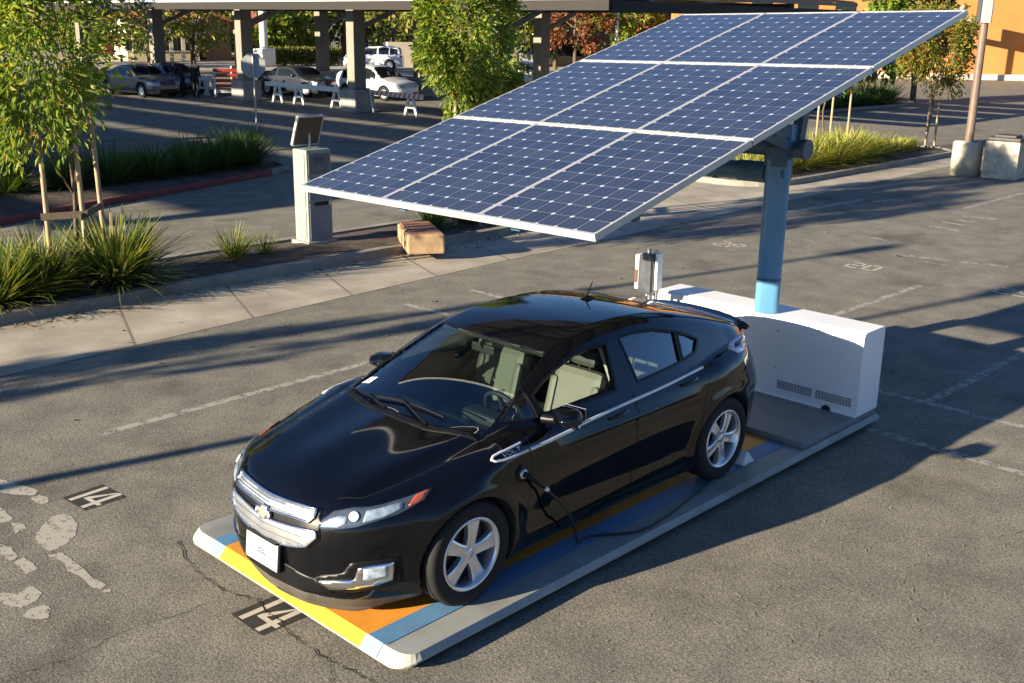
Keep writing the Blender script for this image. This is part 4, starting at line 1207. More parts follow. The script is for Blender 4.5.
    for u in (-.62, .55):
        b = MB(); b.ribbon([aw(u, -2.25, -.15), aw(u, 2.3, -.15)], .08, .10, up=A @ Vector((0, 0, 1))); b.build('array_beam', M_STEELDARK, st)
    for u in (-.60, .53):
        b = MB()
        p0 = aw(u, 1.55, -.2); b.ribbon([p0, Vector((mx, p0.y * .8, 2.46))], .09, .09, up=(1, 0, 0))
        p1 = aw(u, .2, -.2); b.ribbon([p1, Vector((mx, p1.y * .7, 2.46))], .08, .08, up=(1, 0, 0))
        b.build('array_strut', M_STEELDARK, st)
    b = MB(); b.box((mx + .05, .08, 2.60), (.16, .20, .16), bev=.02); b.build('drive_motor', M_STEEL, st)
    MC = node_cells()
    first = None
    for j, v in enumerate((-1.67, 0, 1.67)):
        for i, u in enumerate((-.9889, 0, .9889)):
            if first is None:
                b = MB(); b.quad((-.476, -.80, 0), (.476, -.80, 0), (.476, .80, 0), (-.476, .80, 0)); b.quad((-.49, -.82, -.012), (-.49, .82, -.012), (.49, .82, -.012), (.49, -.82, -.012), mi=1)
                p = b.build('solar_panel', [MC, M_BACK], st, fix=False)
                f = MB(); w, l, t, hh = .494, .826, .018, .046
                for (cx_, cy_, sx_, sy_) in ((0, -l + t / 2, 2 * w, t), (0, l - t / 2, 2 * w, t), (-w + t / 2, 0, t, 2 * (l - t)), (w - t / 2, 0, t, 2 * (l - t))):
                    f.box((cx_, cy_, .004 - hh / 2), (sx_, sy_, hh))
                fr = f.build('frame', M_FRAME, p); first = (p, fr)
            else:
                p = first[0].copy(); COL.objects.link(p); fr = first[1].copy(); COL.objects.link(fr); fr.parent = p
            p.matrix_world = Matrix.Translation(aw(u, v)) @ A.to_4x4()
    # charger head on its post behind the car
    b = MB(); b.tube([(-2.92, -1.10, PADZ + .06), (-2.92, -1.10, 1.42)], .022, n=10); b.tube([(-2.92, -1.02, PADZ + .06), (-2.92, -1.02, 1.42)], .022, n=10)
    cp = b.build('charger_post', M_SATIN, st)
    b = MB(); b.box((-2.86, -1.06, 1.19), (.12, .15, .40), bev=.035); b.build('charger_unit', mat('charger_case', (.07, .075, .085), rough=.3, var=.3, scale=9), cp)
    b = MB(); b.box((-2.86, -1.16, 1.20), (.10, .045, .34), bev=.01); b.build('charger_panel', M_BOXWHITE, cp)
    b = MB(); b.box((-2.806, -1.162, 1.16), (.006, .035, .13)); b.build('charger_label', mat('charger_label', (.10, .045, .04), rough=.5), cp)
    b = MB(); b.box((-2.90, -.965, 1.22), (.09, .03, .36), bev=.008); b.build('charger_bracket', M_BOXWHITE, cp)
    return st

def build_cable():
    c = empty('charging_cable', (.945, .88, PADZ + .742), 0, 'black charging lead plugged in behind the front wheel and looping over the pad', 'charging cable')
    o = Vector(c.location)
    pts = [(.80, .95, .62), (.74, .965, .555), (.64, .97, .45), (.54, .95, .32), (.45, .91, .18), (.37, .86, .07), (.27, .81, .022), (.16, .80, .016), (.04, .88, .016), (-.14, .985, .016), (-.43, .985, .016), (-.84, .92, .016), (-1.24, .85, .016), (-1.6, .70, .016), (-1.9, .30, .016), (-2.2, -.5, .016), (-2.30, -.9, .016), (-2.33, -1.0, .05), (-2.60, -1.02, .09), (-2.86, -1.06, .12), (-2.86, -1.07, .5), (-2.85, -1.06, .9)]
    P = [Vector(p) + Vector((0, 0, PADZ)) for p in pts]
    sm = []
    for i in range(len(P) - 1):
        p0, p1, p2, p3 = P[max(i - 1, 0)], P[i], P[i + 1], P[min(i + 2, len(P) - 1)]
        for k in range(6):
            t = k / 6; sm.append(.5 * ((2 * p1) + (p2 - p0) * t + (2 * p0 - 5 * p1 + 4 * p2 - p3) * t * t + (3 * p1 - p0 - 3 * p2 + p3) * t ** 3) - o)
    b = MB(); b.tube(sm, .0085, n=8); b.build('lead', mat('cable_rubber', (.012, .012, .014), rough=.5), c)
    b = MB(); q = [Vector(p) + Vector((0, 0, PADZ)) - o for p in [(.94, .872, .742), (.915, .905, .725), (.865, .935, .68), (.80, .95, .62)]]
    b.tube(q, [.023, .021, .015, .011], n=14); h = b.build('plug', M_TRIM, c)
    b = MB(); b.tube([q[3] - (q[3] - q[2]) * .1, q[3] + (q[3] - q[2]) * .25], .0135, n=12); b.build('plug_collar', M_WHITE, c)
    return c

def build_chock():
    b = MB(); b.prism([(0, 0), (.17, 0), (.05, .12)], -.055, .055)
    o = b.build('wheel_chock', M_WHITE); o.rotation_euler = (PI / 2, 0, PI); o.location = (-1.675, .80, PADZ + .004)
    tag(o, 'small white wedge behind the rear wheel of the black car', 'wheel chock')
    bv = o.modifiers.new('round', 'BEVEL'); bv.width = .008; bv.segments = 2
# ------------------------------------------------------------------ plants
def leaf_mat(name, stops, trans=.45, rough=.55):
    """Leaf or blade surface: every leaf picks its own shade; light shines through."""
    m, nt, b = new_mat(name); N, L = nt.nodes, nt.links
    g = N.new('ShaderNodeNewGeometry'); r = N.new('ShaderNodeValToRGB'); e = r.color_ramp.elements
    while len(e) < len(stops): e.new(.5)
    for k, (p, c) in zip(e, stops): k.position = p; k.color = c4(c)
    L.new(g.outputs['Random Per Island'], r.inputs[0])
    L.new(r.outputs[0], b.inputs['Base Color']); b.inputs['Roughness'].default_value = rough; b.inputs['Specular IOR Level'].default_value = .35
    t = N.new('ShaderNodeBsdfTranslucent'); mu = N.new('ShaderNodeMix'); mu.data_type = 'RGBA'; mu.blend_type = 'MULTIPLY'; mu.inputs[0].default_value = 1
    L.new(r.outputs[0], mu.inputs[6]); mu.inputs[7].default_value = (1.3, 1.25, .7, 1); L.new(mu.outputs[2], t.inputs[0])
    mx = N.new('ShaderNodeMixShader'); mx.inputs[0].default_value = trans
    L.new(b.outputs[0], mx.inputs[1]); L.new(t.outputs[0], mx.inputs[2]); L.new(mx.outputs[0], N['Material Output'].inputs['Surface'])
    return m

M_LEAF = leaf_mat('young_tree_leaf', [(0, (0.066, 0.133, 0.019)), (.35, (0.142, 0.232, 0.033)), (.7, (0.262, 0.332, 0.046)), (.94, (0.371, 0.385, 0.065)), (1, (0.364, 0.169, 0.052))])
M_LEAFRED = leaf_mat('turning_tree_leaf', [(0, (.07, .10, .02)), (.5, (.19, .22, .035)), (.80, (.32, .28, .05)), (.94, (.38, .16, .03)), (1, (.28, .07, .03))])
M_LEAFDARK = leaf_mat('dark_tree_leaf', [(0, (0.021, 0.039, 0.012)), (.5, (0.065, 0.098, 0.022)), (.85, (0.156, 0.169, 0.033)), (1, (0.234, 0.208, 0.039))], trans=.3)
M_LEAFOLIVE = leaf_mat('olive_tree_leaf', [(0, (0.075, 0.105, 0.022)), (.5, (0.210, 0.240, 0.042)), (.85, (0.360, 0.345, 0.060)), (1, (0.450, 0.360, 0.090))], trans=.35)
M_LEAFRUST = leaf_mat('rust_tree_leaf', [(0, (0.065, 0.026, 0.018)), (.5, (0.169, 0.052, 0.026)), (.85, (0.312, 0.117, 0.039)), (1, (0.312, 0.221, 0.065))], trans=.35)
M_BLADE = leaf_mat('grass_blade', [(0, (0.052, 0.092, 0.018)), (.4, (0.127, 0.190, 0.030)), (.75, (0.253, 0.287, 0.057)), (.93, (0.414, 0.368, 0.115)), (1, (0.529, 0.414, 0.207))], trans=.35)
M_BLADEDK = leaf_mat('dark_grass_blade', [(0, (.04, .08, .02)), (.5, (.09, .16, .035)), (.9, (.17, .23, .05)), (1, (.2, .2, .08))], trans=.35)
M_BLADEYL = leaf_mat('dry_grass_blade', [(0, (.12, .17, .03)), (.4, (.28, .31, .05)), (.75, (.48, .46, .10)), (1, (.62, .54, .2))], trans=.4)
M_BARK = mat('bark', (.12, .085, .055), rough=.95, var=.35, scale=12, bump=.6, bscale=40)
M_STAKE = mat('lodgepole_stake', (.36, .27, .17), rough=.85, var=.2, scale=8)
M_TIE = mat('tie_board', (.10, .075, .05), rough=.9)

def leaves(rng, C, N, length, width, up=.25, bend=.25, jit=.6):
    """Pointed leaves (two quads folded along the midrib) at points C, facing outwards along N."""
    n = len(C)
    d = N + rng.normal(size=(n, 3)) * jit; d[:, 2] -= up; d /= np.linalg.norm(d, axis=1)[:, None]
    a = rng.normal(size=(n, 3)); s = np.cross(d, a); s /= np.maximum(np.linalg.norm(s, axis=1), 1e-6)[:, None]
    nm = np.cross(s, d)
    L = length * rng.uniform(.6, 1.25, n)[:, None]; W = width * rng.uniform(.7, 1.2, n)[:, None]
    p0 = C; p1 = C + d * L * .5 + s * W * .5 + nm * L * .05; p2 = C + d * L - nm * L * bend * .4; p3 = C + d * L * .5 - s * W * .5 + nm * L * .05
    V = np.stack([p0, p1, p2, p3], 1).reshape(-1, 3)
    F = np.arange(n * 4).reshape(-1, 4)
    return V, F

def crown_points(rng, n, rad, centre, clumps, squash=1.0, hollow=.5):
    """Leaf positions gathered in clumps through an uneven crown."""
    u = rng.normal(size=(clumps, 3)); u /= np.linalg.norm(u, axis=1)[:, None]
    r = rng.uniform(hollow, 1.0, clumps)[:, None] ** .7
    cc = u * r * np.array(rad); cs = rng.uniform(.16, .34, clumps)
    k = rng.integers(0, clumps, n)
    o = rng.normal(size=(n, 3)); o /= np.linalg.norm(o, axis=1)[:, None]; o *= (rng.uniform(0, 1, n) ** .45)[:, None]
    P = cc[k] + o * (cs[k][:, None] * np.array(rad) * 1.05)
    Nn = P / np.array(rad) ** 1.0
    Nn /= np.maximum(np.linalg.norm(Nn, axis=1), 1e-6)[:, None]
    return P + np.array(centre), Nn

def trunk_mesh(rng, h, r0, crown_c, rad, nb=9):
    b = MB()
    k = 7; pts = [Vector((rng.normal() * .03 * i, rng.normal() * .03 * i, h * i / (k - 1))) for i in range(k)]
    b.tube(pts, [r0 * (1 - .75 * i / (k - 1)) for i in range(k)], n=8)
    for i in range(nb):
        t = rng.uniform(.35, .95); p = pts[int(t * (k - 1))]
        a = rng.uniform(0, 2 * PI); e = Vector((math.cos(a) * rad[0] * .8, math.sin(a) * rad[1] * .8, rng.uniform(-.1, .6) * rad[2]))
        q = Vector(crown_c) + e
        b.tube([p, p.lerp(q, .5) + Vector((0, 0, -.05 * rad[2])), q], [r0 * .35, r0 * .2, r0 * .06], n=5)
    return b

def tree(name, loc, h, rad, centre, n, leaf, m, seed, label, cat='tree', group=None, r0=.05, clumps=40, hollow=.45):
    rng = np.random.default_rng(seed)
    t = empty(name, loc, rng.uniform(0, 6.28), label, cat, group)
    trunk_mesh(rng, h, r0, centre, rad).build('trunk', M_BARK, t)
    P, Nn = crown_points(rng, n, rad, centre, clumps, hollow=hollow)
    V, F = leaves(rng, P, Nn, leaf[0], leaf[1])
    np_mesh('crown', V, F, m, t, smooth=False)
    return t

def grass_clump(loc, r, h, n, m, seed, label, group=None, w=.012, name='ornamental_grass', cat='grass clump', droop=.9, base=.22):
    rng = np.random.default_rng(seed)
    a = rng.uniform(0, 2 * PI, n); rr = r * base * np.sqrt(rng.uniform(0, 1, n)); lean = rng.uniform(.05, 1.0, n) ** .8
    th = np.clip(lean ** .9 * R(78) + rng.normal(size=n) * .06, .02, 1.45); Lb = h * rng.uniform(.62, 1.12, n) * (1 + .25 * np.sin(th)) * (r / h * np.sin(th) + np.cos(th)) ** .5
    a2 = a + rng.normal(size=n) * .30
    V = []; seg = 6; kink = rng.uniform(.2, 1.0, n) * droop
    dx, dy = np.cos(a2), np.sin(a2); sx, sy = -dy, dx
    for i in range(seg + 1):
        t = i / seg
        ang_ = th + kink * (.15 + .75 * np.sin(th)) * t * t
        k = Lb * t * np.sin((th + ang_) / 2); ox = rr * np.cos(a) + dx * k; oy = rr * np.sin(a) + dy * k
        z = np.maximum(Lb * t * np.cos((th + ang_) / 2), -.02)
        ww = w * (1 - t ** 2 * .9) * rng.uniform(.7, 1.2, n)
        V.append(np.stack([np.stack([ox - sx * ww, oy - sy * ww, z], 1), np.stack([ox + sx * ww, oy + sy * ww, z], 1)], 1))
    V = np.stack(V, 1)                                   # n, seg+1, 2, 3
    base = (np.arange(n) * (seg + 1) * 2)[:, None]
    F = np.concatenate([base + np.array([[2 * i, 2 * i + 1, 2 * i + 3, 2 * i + 2]]) for i in range(seg)], 0)
    o = np_mesh(name, V.reshape(-1, 3), F, m, None, smooth=True)
    o.location = loc
    return tag(o, label, cat, group)

def staked_tree(name, loc, label, seed, m, stakes, tie_z=1.0, group=None, crown=(1.1, 1.1, 1.55), cz=3.0, n=5200, leaf=(.13, .045), stake_h=2.3, clumps=46, shift=(0, 0)):
    t = tree(name, loc, 3.6, crown, (shift[0], shift[1], cz), n, leaf, m, seed, label, 'tree', group, r0=.035, clumps=clumps)
    t.rotation_euler = (0, 0, 0)
    for (x, y, lx, ly) in stakes:
        b = MB(); b.tube([(x, y, -.02), (x + lx, y + ly, stake_h)], [.034, .030], n=9); b.build('stake', M_STAKE, t)
    if tie_z:
        for i in range(len(stakes) - 1):
            p, q = stakes[i], stakes[i + 1]; k = tie_z / stake_h
            b = MB(); P = Vector((p[0] + p[2] * k, p[1] + p[3] * k, tie_z)); Q = Vector((q[0] + q[2] * k, q[1] + q[3] * k, tie_z + .02)); d = (Q - P) * .15
            off = Vector((.02, .04, 0)); b.ribbon([P - d + off, Q + d + off], .03, .085); b.build('tie_board', M_TIE, t)
    return t

def build_near_plants():
    T3 = [(.36, .02, -.02, 0), (-.02, .26, .02, 0), (-.50, -.22, .06, .03)]
    staked_tree('young_tree', (-.62, -8.62, .08), 'young leafy tree tied to stakes behind the long grass at the left edge', 11, M_LEAF, T3, tie_z=.98, crown=(1.06, 1.06, 1.75), cz=3.35, n=11500, clumps=75, shift=(.30, .05))
    tm = staked_tree('young_tree', (-7.55, -8.45, .09), 'full bright green young tree standing behind the solar panels', 12, M_LEAF, T3, tie_z=1.0, crown=(.90, .90, 1.5), cz=3.30, n=13500, clumps=80)
    staked_tree('young_tree', (-28.2, -9.3, .08), 'young tree with reddening leaves and three stakes beside the tall light pole', 13, M_LEAFRED, [(.25, .1, 0, 0), (0, .28, .02, 0), (-.25, -.1, .02, 0)], tie_z=0, crown=(1.1, 1.1, 1.45), cz=2.9, n=8500, leaf=(.15, .06), clumps=70)
    staked_tree('young_tree', (-23.0, -10.1, .08), 'young staked tree with its crown hidden by the solar panels', 14, M_LEAF, [(.5, .1, 0, 0), (.1, .30, .0, 0), (-.45, .55, .02, 0)], tie_z=0, crown=(.9, .9, .85), cz=2.5, n=2200, leaf=(.17, .07))
    # trees of the planter beyond the left edge: their shadows fall on the apron
    for i, (x, y) in enumerate(((12.2, -8.05), (21.5, -8.5))):
        staked_tree('young_tree', (x, y, .08), 'young staked tree in the kerbside planting bed outside the left edge', 20 + i, M_LEAF, T3, tie_z=1.0, crown=(.52, .52, 1.5), cz=3.1, n=2000, leaf=(.18, .07), group='street trees along the bed beyond the frame')
    G = 'long arching grasses in the kerbside bed'
    grass_clump((.55, -8.34, .10), .62, .72, 520, M_BLADE, 31, 'long arching grass clump at the very left edge', G, w=.019, droop=.55)
    grass_clump((-.06, -8.52, .10), .58, .72, 470, M_BLADE, 36, 'yellowish arching grass clump left of the tree stakes', G, w=.019, droop=.5)
    grass_clump((-1.0, -8.42, .10), .74, .82, 800, M_BLADE, 32, 'largest arching grass clump right of the tree stakes', G, w=.019, droop=.55)
    grass_clump((1.35, -8.5, .10), .62, .75, 420, M_BLADE, 37, 'arching grass clump outside the left edge', G, w=.013)
    grass_clump((-2.95, -8.62, .11), .30, .50, 260, M_BLADE, 33, 'small fine grass tuft left of the pay station', 'small grass tufts near the pay station', w=.007, droop=.5)
    grass_clump((-3.45, -8.60, .11), .17, .36, 110, M_BLADE, 34, 'smallest short grass tuft beside the pay station', 'small grass tufts near the pay station', w=.007, droop=.4)
    grass_clump((-6.75, -8.5, .11), .42, .40, 330, M_BLADEDK, 35, 'low dark grass tuft behind the pale concrete block', 'small grass tufts near the pay station', w=.009, droop=.5)
    grass_clump((-7.5, -8.5, .11), .42, .42, 330, M_BLADEDK, 38, 'low dark grass tuft at the rounded end of the bed', 'small grass tufts near the pay station', w=.009, droop=.5)
    for i, (x, y, r, h) in enumerate(((-3.0, -17.0, .75, .85), (-4.2, -16.9, .62, .80), (-5.2, -17.0, .62, .82), (-6.2, -17.15, .62, .80), (-7.2, -17.25, .62, .84), (-8.15, -17.55, .66, .86), (-8.95, -17.75, .72, .98))):
        grass_clump((x, y, .11), r * (.74 + .1 * (i % 3)), h * (1.0 - .08 * (i % 2)), 560, M_BLADEDK, 41 + i, ['dark upright grass shrub behind the young tree at the left', 'dark grass shrub just right of the young tree trunk', 'third dark grass shrub from the left behind the red kerb', 'middle dark grass shrub behind the red kerb', 'dark grass shrub before the last two by the red kerb', 'dark grass shrub next to the last one of the red kerb', 'tallest bright-tipped grass shrub at the right end of the red kerb'][i],
                    'grass shrubs behind the red kerb', w=.016, droop=.5, base=.45, name='grass_shrub', cat='grass shrub')
    rnd = random.Random(7)
    for i in range(11):
        x = -17.4 - i * .84; y = -8.75 + rnd.uniform(-.15, .15); big = 1.25 if 3 <= i <= 6 else .95 if i < 8 else .62
        grass_clump((x, y, .11), .58 * big, .60 * big, 520, M_BLADEYL, 60 + i, 'yellow-green dry grass growing along the kerb left of the light pole', 'dry grasses along the far kerb', w=.018, droop=.6, base=.7, name='dry_grass')
    for i in range(8):
        grass_clump((-37.6 - i * 1.2, -19.3 + rnd.uniform(-.2, .2), .1), .95, .95, 260, M_BLADEDK, 80 + i, 'dark shrub in the shaded island across the aisle', 'shrubs of the shaded island', w=.03, droop=.5, base=.6, name='island_shrub', cat='shrub')
# ------------------------------------------------------------------ things around the lot
CF, CP = 1072.4343, Vector((5.36, 5.0106, 3.3609 + PADZ))
def _axes():
    yaw, pit, roll = -2.3775, .2866, .0158
    fw = Vector((math.cos(yaw) * math.cos(pit), math.sin(yaw) * math.cos(pit), -math.sin(pit)))
    r = fw.cross(Vector((0, 0, 1))).normalized(); u = r.cross(fw); c, s = math.cos(roll), math.sin(roll)
    return r * c + u * s, u * c - r * s, fw
AXR, AXU, AXF = _axes()
def gp(px, py):
    """Ground point seen at a place of the photograph."""
    d = AXF * CF + AXR * (px - 512) + AXU * (341.5 - py)
    t = -CP.z / d.z
    return CP + d * t
def gd(px, dist):
    """Ground point in the direction of a picture column, at a distance over the ground."""
    d = AXF * CF + AXR * (px - 512); d.z = 0; d.normalize()
    return Vector((CP.x, CP.y, 0)) + d * dist
def facing(p):
    """Turn so that local -y looks back to where the photograph was taken."""
    d = Vector((CP.x - p.x, CP.y - p.y)); return math.atan2(d.y, d.x) + PI / 2

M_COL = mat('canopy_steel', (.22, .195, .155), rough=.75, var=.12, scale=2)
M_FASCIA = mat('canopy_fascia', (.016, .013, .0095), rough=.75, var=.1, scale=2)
M_CONC = mat('cast_concrete', (.33, .31, .27), rough=.9, var=.16, scale=3, bump=.3, bscale=30, dirt=(.16, .14, .11), dirt_amt=.5)
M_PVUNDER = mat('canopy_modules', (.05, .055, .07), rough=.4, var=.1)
M_WOODWHITE = mat('white_painted_board', (.66, .66, .62), rough=.6, var=.12, scale=6)
M_ORANGE = mat('barricade_orange', (.62, .17, .05), rough=.55)
M_REDBAR = mat('barricade_red', (.42, .045, .03), rough=.5, var=.2)
M_GALV = mat('galvanised_steel', (.42, .43, .43), rough=.45, metal=.5, var=.15)

def canopy(name, x0, x1, y0, y1, z, cols, label, strips=4, bases=True):
    c = empty(name, ((x0 + x1) / 2, y1, 0), 0, label, 'solar carport')
    L = Vector(c.location)
    def B(nm, fn, m):
        b = MB(); fn(b); b.v = [(p[0] - L.x, p[1] - L.y, p[2]) for p in b.v]; return b.build(nm, m, c)
    for (x, y, w, base) in cols:
        B('column', lambda b: b.box((x, y, (z + .1 + (.0 if not base else .9)) / 2 + 0), (w, w * .8, z + .1 - (.0 if not base else .9)), bev=.03), M_COL)
        if base: B('column_base', lambda b: b.box((x, y, .45), (1.0, 1.0, .9), bev=.06), M_CONC)
        B('bracket', lambda b: b.ribbon([(x, y, z - .75), (x - 2.2, y, z + .12)], .16, .16), M_COL)
    xs = sorted(set(round(q[0], 2) for q in cols))
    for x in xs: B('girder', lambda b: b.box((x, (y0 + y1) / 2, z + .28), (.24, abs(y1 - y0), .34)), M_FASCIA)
    n = int(abs(y1 - y0) / 4.05)
    for k in range(n + 1):
        y = y0 + (y1 - y0) * k / n
        B('rafter', lambda b: b.box(((x0 + x1) / 2, y - .08 * (1 if k == n else 0), z + .51), (abs(x1 - x0), .14, .12)), M_COL)
    w = (x1 - x0) / strips
    for k in range(strips):
        xc = x0 + w * (k + .5)
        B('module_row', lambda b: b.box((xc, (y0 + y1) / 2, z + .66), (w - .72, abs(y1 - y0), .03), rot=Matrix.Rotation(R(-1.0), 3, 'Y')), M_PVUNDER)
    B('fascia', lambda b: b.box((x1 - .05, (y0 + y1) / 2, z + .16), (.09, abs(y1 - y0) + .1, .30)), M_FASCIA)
    B('sunlit_fascia_strip', lambda b: b.box((x1 - .05, (y0 + y1) / 2, z + .36), (.10, abs(y1 - y0) + .1, .09)), M_WOODWHITE)  # white strip standing in for sunlight on the top of the fascia
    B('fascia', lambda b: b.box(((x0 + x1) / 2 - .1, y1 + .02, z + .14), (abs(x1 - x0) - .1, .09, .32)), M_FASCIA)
    return c

# ---- parked cars: one light-weight body per type, its glass, lamps and wheels as parts
def parked_car(name, loc, heading, spec, paint, label, group='cars parked in the lot'):
    L_, W_, H_, kind = spec
    hl = L_ / 2
    if kind == 'sedan':   zr = [(hl, .60), (hl - .12, .72), (hl - .95, .92), (hl - 1.25, 1.00), (hl - 2.05, H_ - .05), (hl - 2.5, H_), (-hl + 1.5, H_ - .06), (-hl + .75, 1.06), (-hl + .15, 1.02), (-hl, .80)]
    elif kind == 'hatch': zr = [(hl, .60), (hl - .12, .74), (hl - .75, .95), (hl - 1.0, 1.04), (hl - 1.9, H_ - .05), (hl - 2.4, H_), (-hl + 1.2, H_ - .07), (-hl + .45, H_ - .28), (-hl + .08, 1.0), (-hl, .75)]
    elif kind == 'suv':   zr = [(hl, .75), (hl - .12, .95), (hl - .95, 1.10), (hl - 1.2, 1.16), (hl - 1.85, H_ - .06), (hl - 2.4, H_), (-hl + .55, H_ - .04), (-hl + .25, H_ - .15), (-hl + .06, 1.1), (-hl, .8)]
    else:                 zr = [(hl, .8), (hl - .1, 1.1), (hl - .5, 1.25), (hl - .7, 1.3), (hl - 1.2, H_ - .05), (hl - 1.6, H_), (-hl + .3, H_), (-hl + .1, H_ - .08), (-hl + .03, 1.2), (-hl, .8)]
    zf = crv([p[0] for p in zr], [p[1] for p in zr])
    belt = .93 if kind in ('sedan', 'hatch') else 1.12
    wl = crv([-hl, -hl + .1, -hl + .35, -hl + .8, 0, hl - .8, hl - .35, hl - .1, hl], [v * W_ / 2 for v in (.62, .80, .93, .985, 1, .985, .91, .74, .50)])
    ax = L_ * .295; wr = .33 if kind in ('sedan', 'hatch') else .38
    def f(x, y, z):
        ya = np.abs(y)
        w = wl(x) - .10 * np.clip((.45 - z) / .3, 0, 1) ** 2 - np.where(z > belt - .08, (z - belt + .08) * .42, 0)
        g = smax(smax((ya - w) * .9, (z - zf(x) + .05 * (ya / .75) ** 2) * .8, .08), np.abs(x) - hl, .05)
        g = smax(g, .20 - z, .04)
        for a in (ax, -ax):
            g = smax(g, np.minimum(wr + .05 - np.hypot(x - a, z - wr), 9) - np.clip(W_ / 2 - .28 - ya, 0, 1) * 3, .015)
        return g
    V, Q = surface_nets(f, (-hl - .1, -W_ / 2 - .1, .1), (hl + .1, W_ / 2 + .1, H_ + .12), .055)
    V, Nn = project(f, V, n=3, mx=.02)
    c = V[Q].mean(1); nn = Nn[Q].mean(1)
    top = zf(c[:, 0]); xf_, xb_ = zr[3][0] - .06, zr[-3][0] + .0
    up = (c[:, 2] > belt + .02) & (nn[:, 2] < .80)
    side = up & (np.abs(nn[:, 1]) > .5) & (c[:, 2] < top - .13) & (c[:, 0] < zr[4][0] + .45) & (c[:, 0] > zr[-3][0] + .10)
    for xp in ((zr[4][0] - .95), (zr[4][0] - 1.85)): side &= np.abs(c[:, 0] - xp) > .045
    front = (c[:, 2] > belt + .04) & (nn[:, 0] > .35) & (np.abs(nn[:, 1]) < .5) & (c[:, 0] < xf_) & (c[:, 2] < H_ - .06)
    rear = (c[:, 2] > belt + .06) & (nn[:, 0] < -.28) & (np.abs(nn[:, 1]) < .5) & (c[:, 2] < H_ - .10)
    z_ = np.zeros(len(Q), int); z_[side & (c[:, 1] > 0)] = 1; z_[side & (c[:, 1] < 0)] = 2; z_[front] = 3; z_[rear] = 4
    hd = (np.abs(c[:, 2] - (.66 if kind in ('sedan', 'hatch') else .86)) < .085) & (np.abs(c[:, 1]) > W_ * .22) & (c[:, 0] > hl - .50) & (nn[:, 2] < .8)
    z_[hd & (c[:, 1] > 0)] = 5; z_[hd & (c[:, 1] < 0)] = 6
    tl = (np.abs(c[:, 2] - (.82 if kind in ('sedan', 'hatch') else 1.0)) < .10) & (np.abs(c[:, 1]) > W_ * .30) & (c[:, 0] < -hl + .22)
    z_[tl & (c[:, 1] > 0)] = 7; z_[tl & (c[:, 1] < 0)] = 8
    z_[(c[:, 2] < .42) & (c[:, 0] > hl - .25) & (np.abs(c[:, 1]) < W_ * .28)] = 9
    root = empty(name, loc, heading, label, 'car', group)
    nm = ['body', 'side_window', 'side_window', 'windscreen', 'rear_window', 'headlight', 'headlight', 'tail_light', 'tail_light', 'grille']
    mt = [paint, M_CARGLASS, M_CARGLASS, M_CARGLASS, M_CARGLASS, M_LAMPBACK, M_LAMPBACK, M_REDBAR, M_REDBAR, M_TRIM]
    for k in range(10):
        q = Q[z_ == k]
        if len(q):
            u, inv = np.unique(q, return_inverse=True); np_mesh(nm[k], V[u], inv.reshape(q.shape), mt[k], root, True, Nn[u])
    for a in (ax, -ax):
        for s in (1, -1):
            b = MB(); b.lathe([(wr * .6, -.09), (wr * .97, -.10), (wr, -.06), (wr, .06), (wr * .97, .10), (wr * .62, .10)], n=24, axis='y'); w = b.build('wheel', M_RUBBER, root)
            w.location = (a, s * (W_ / 2 - .13), wr)
            b = MB(); b.lathe([(wr * .64, .09 * s), (wr * .58, .085 * s), (wr * .2, .075 * s), (0, .085 * s)], n=20, axis='y'); b.build('rim', M_ALLOY, w)
    for s in (1, -1):
        b = MB(); b.box((zr[3][0] - .55, s * (W_ / 2 + .03), belt + .06), (.10, .15, .10), bev=.03); b.build('mirror', paint, root)
    return root
M_CARGLASS = mat('parked_car_glass', (.012, .016, .02), rough=.05, var=.05, spec=.6)

def a_frame(parent, x, y, ang, h=.95, w=.5):
    """One A-shaped trestle end."""
    b = MB(); c, s = math.cos(ang), math.sin(ang)
    def P(u, v, z): return (x + u * c - v * s, y + u * s + v * c, z)
    b.ribbon([P(-w / 2, 0, 0), P(-.05, 0, h)], .07, .12, up=(0, 0, 1)); b.ribbon([P(w / 2, 0, 0), P(.05, 0, h)], .07, .12, up=(0, 0, 1))
    b.ribbon([P(-w * .3, .0, h * .38), P(w * .3, .0, h * .38)], .045, .09)
    return b.build('trestle', M_WOODWHITE, parent)

def barricade(loc, ang, ends, x0, x1, striped, label, z=.80):
    t = empty('barricade', loc, ang, label, 'barricade', 'white trestle barricades before the carport columns')
    for u in ends: a_frame(t, u, 0, 0, w=.78)
    b = MB(); b.box(((x0 + x1) / 2, -.06, z), (x1 - x0, .035, .20)); bd = b.build('board', M_WOODWHITE, t)
    if striped:
        n = int((x1 - x0 - .8) / .30); b = MB()
        for k in range(n):
            u = x0 + .75 + k * .30
            b.add([(u, -.0805, z - .098), (u + .15, -.0805, z - .098), (u + .27, -.0805, z + .098), (u + .12, -.0805, z + .098)], [(0, 1, 2, 3)])
            b.add([(u, -.0395, z - .098), (u + .15, -.0395, z - .098), (u + .27, -.0395, z + .098), (u + .12, -.0395, z + .098)], [(0, 1, 2, 3)])
        b.build('orange_stripes', M_ORANGE, bd)
    return t

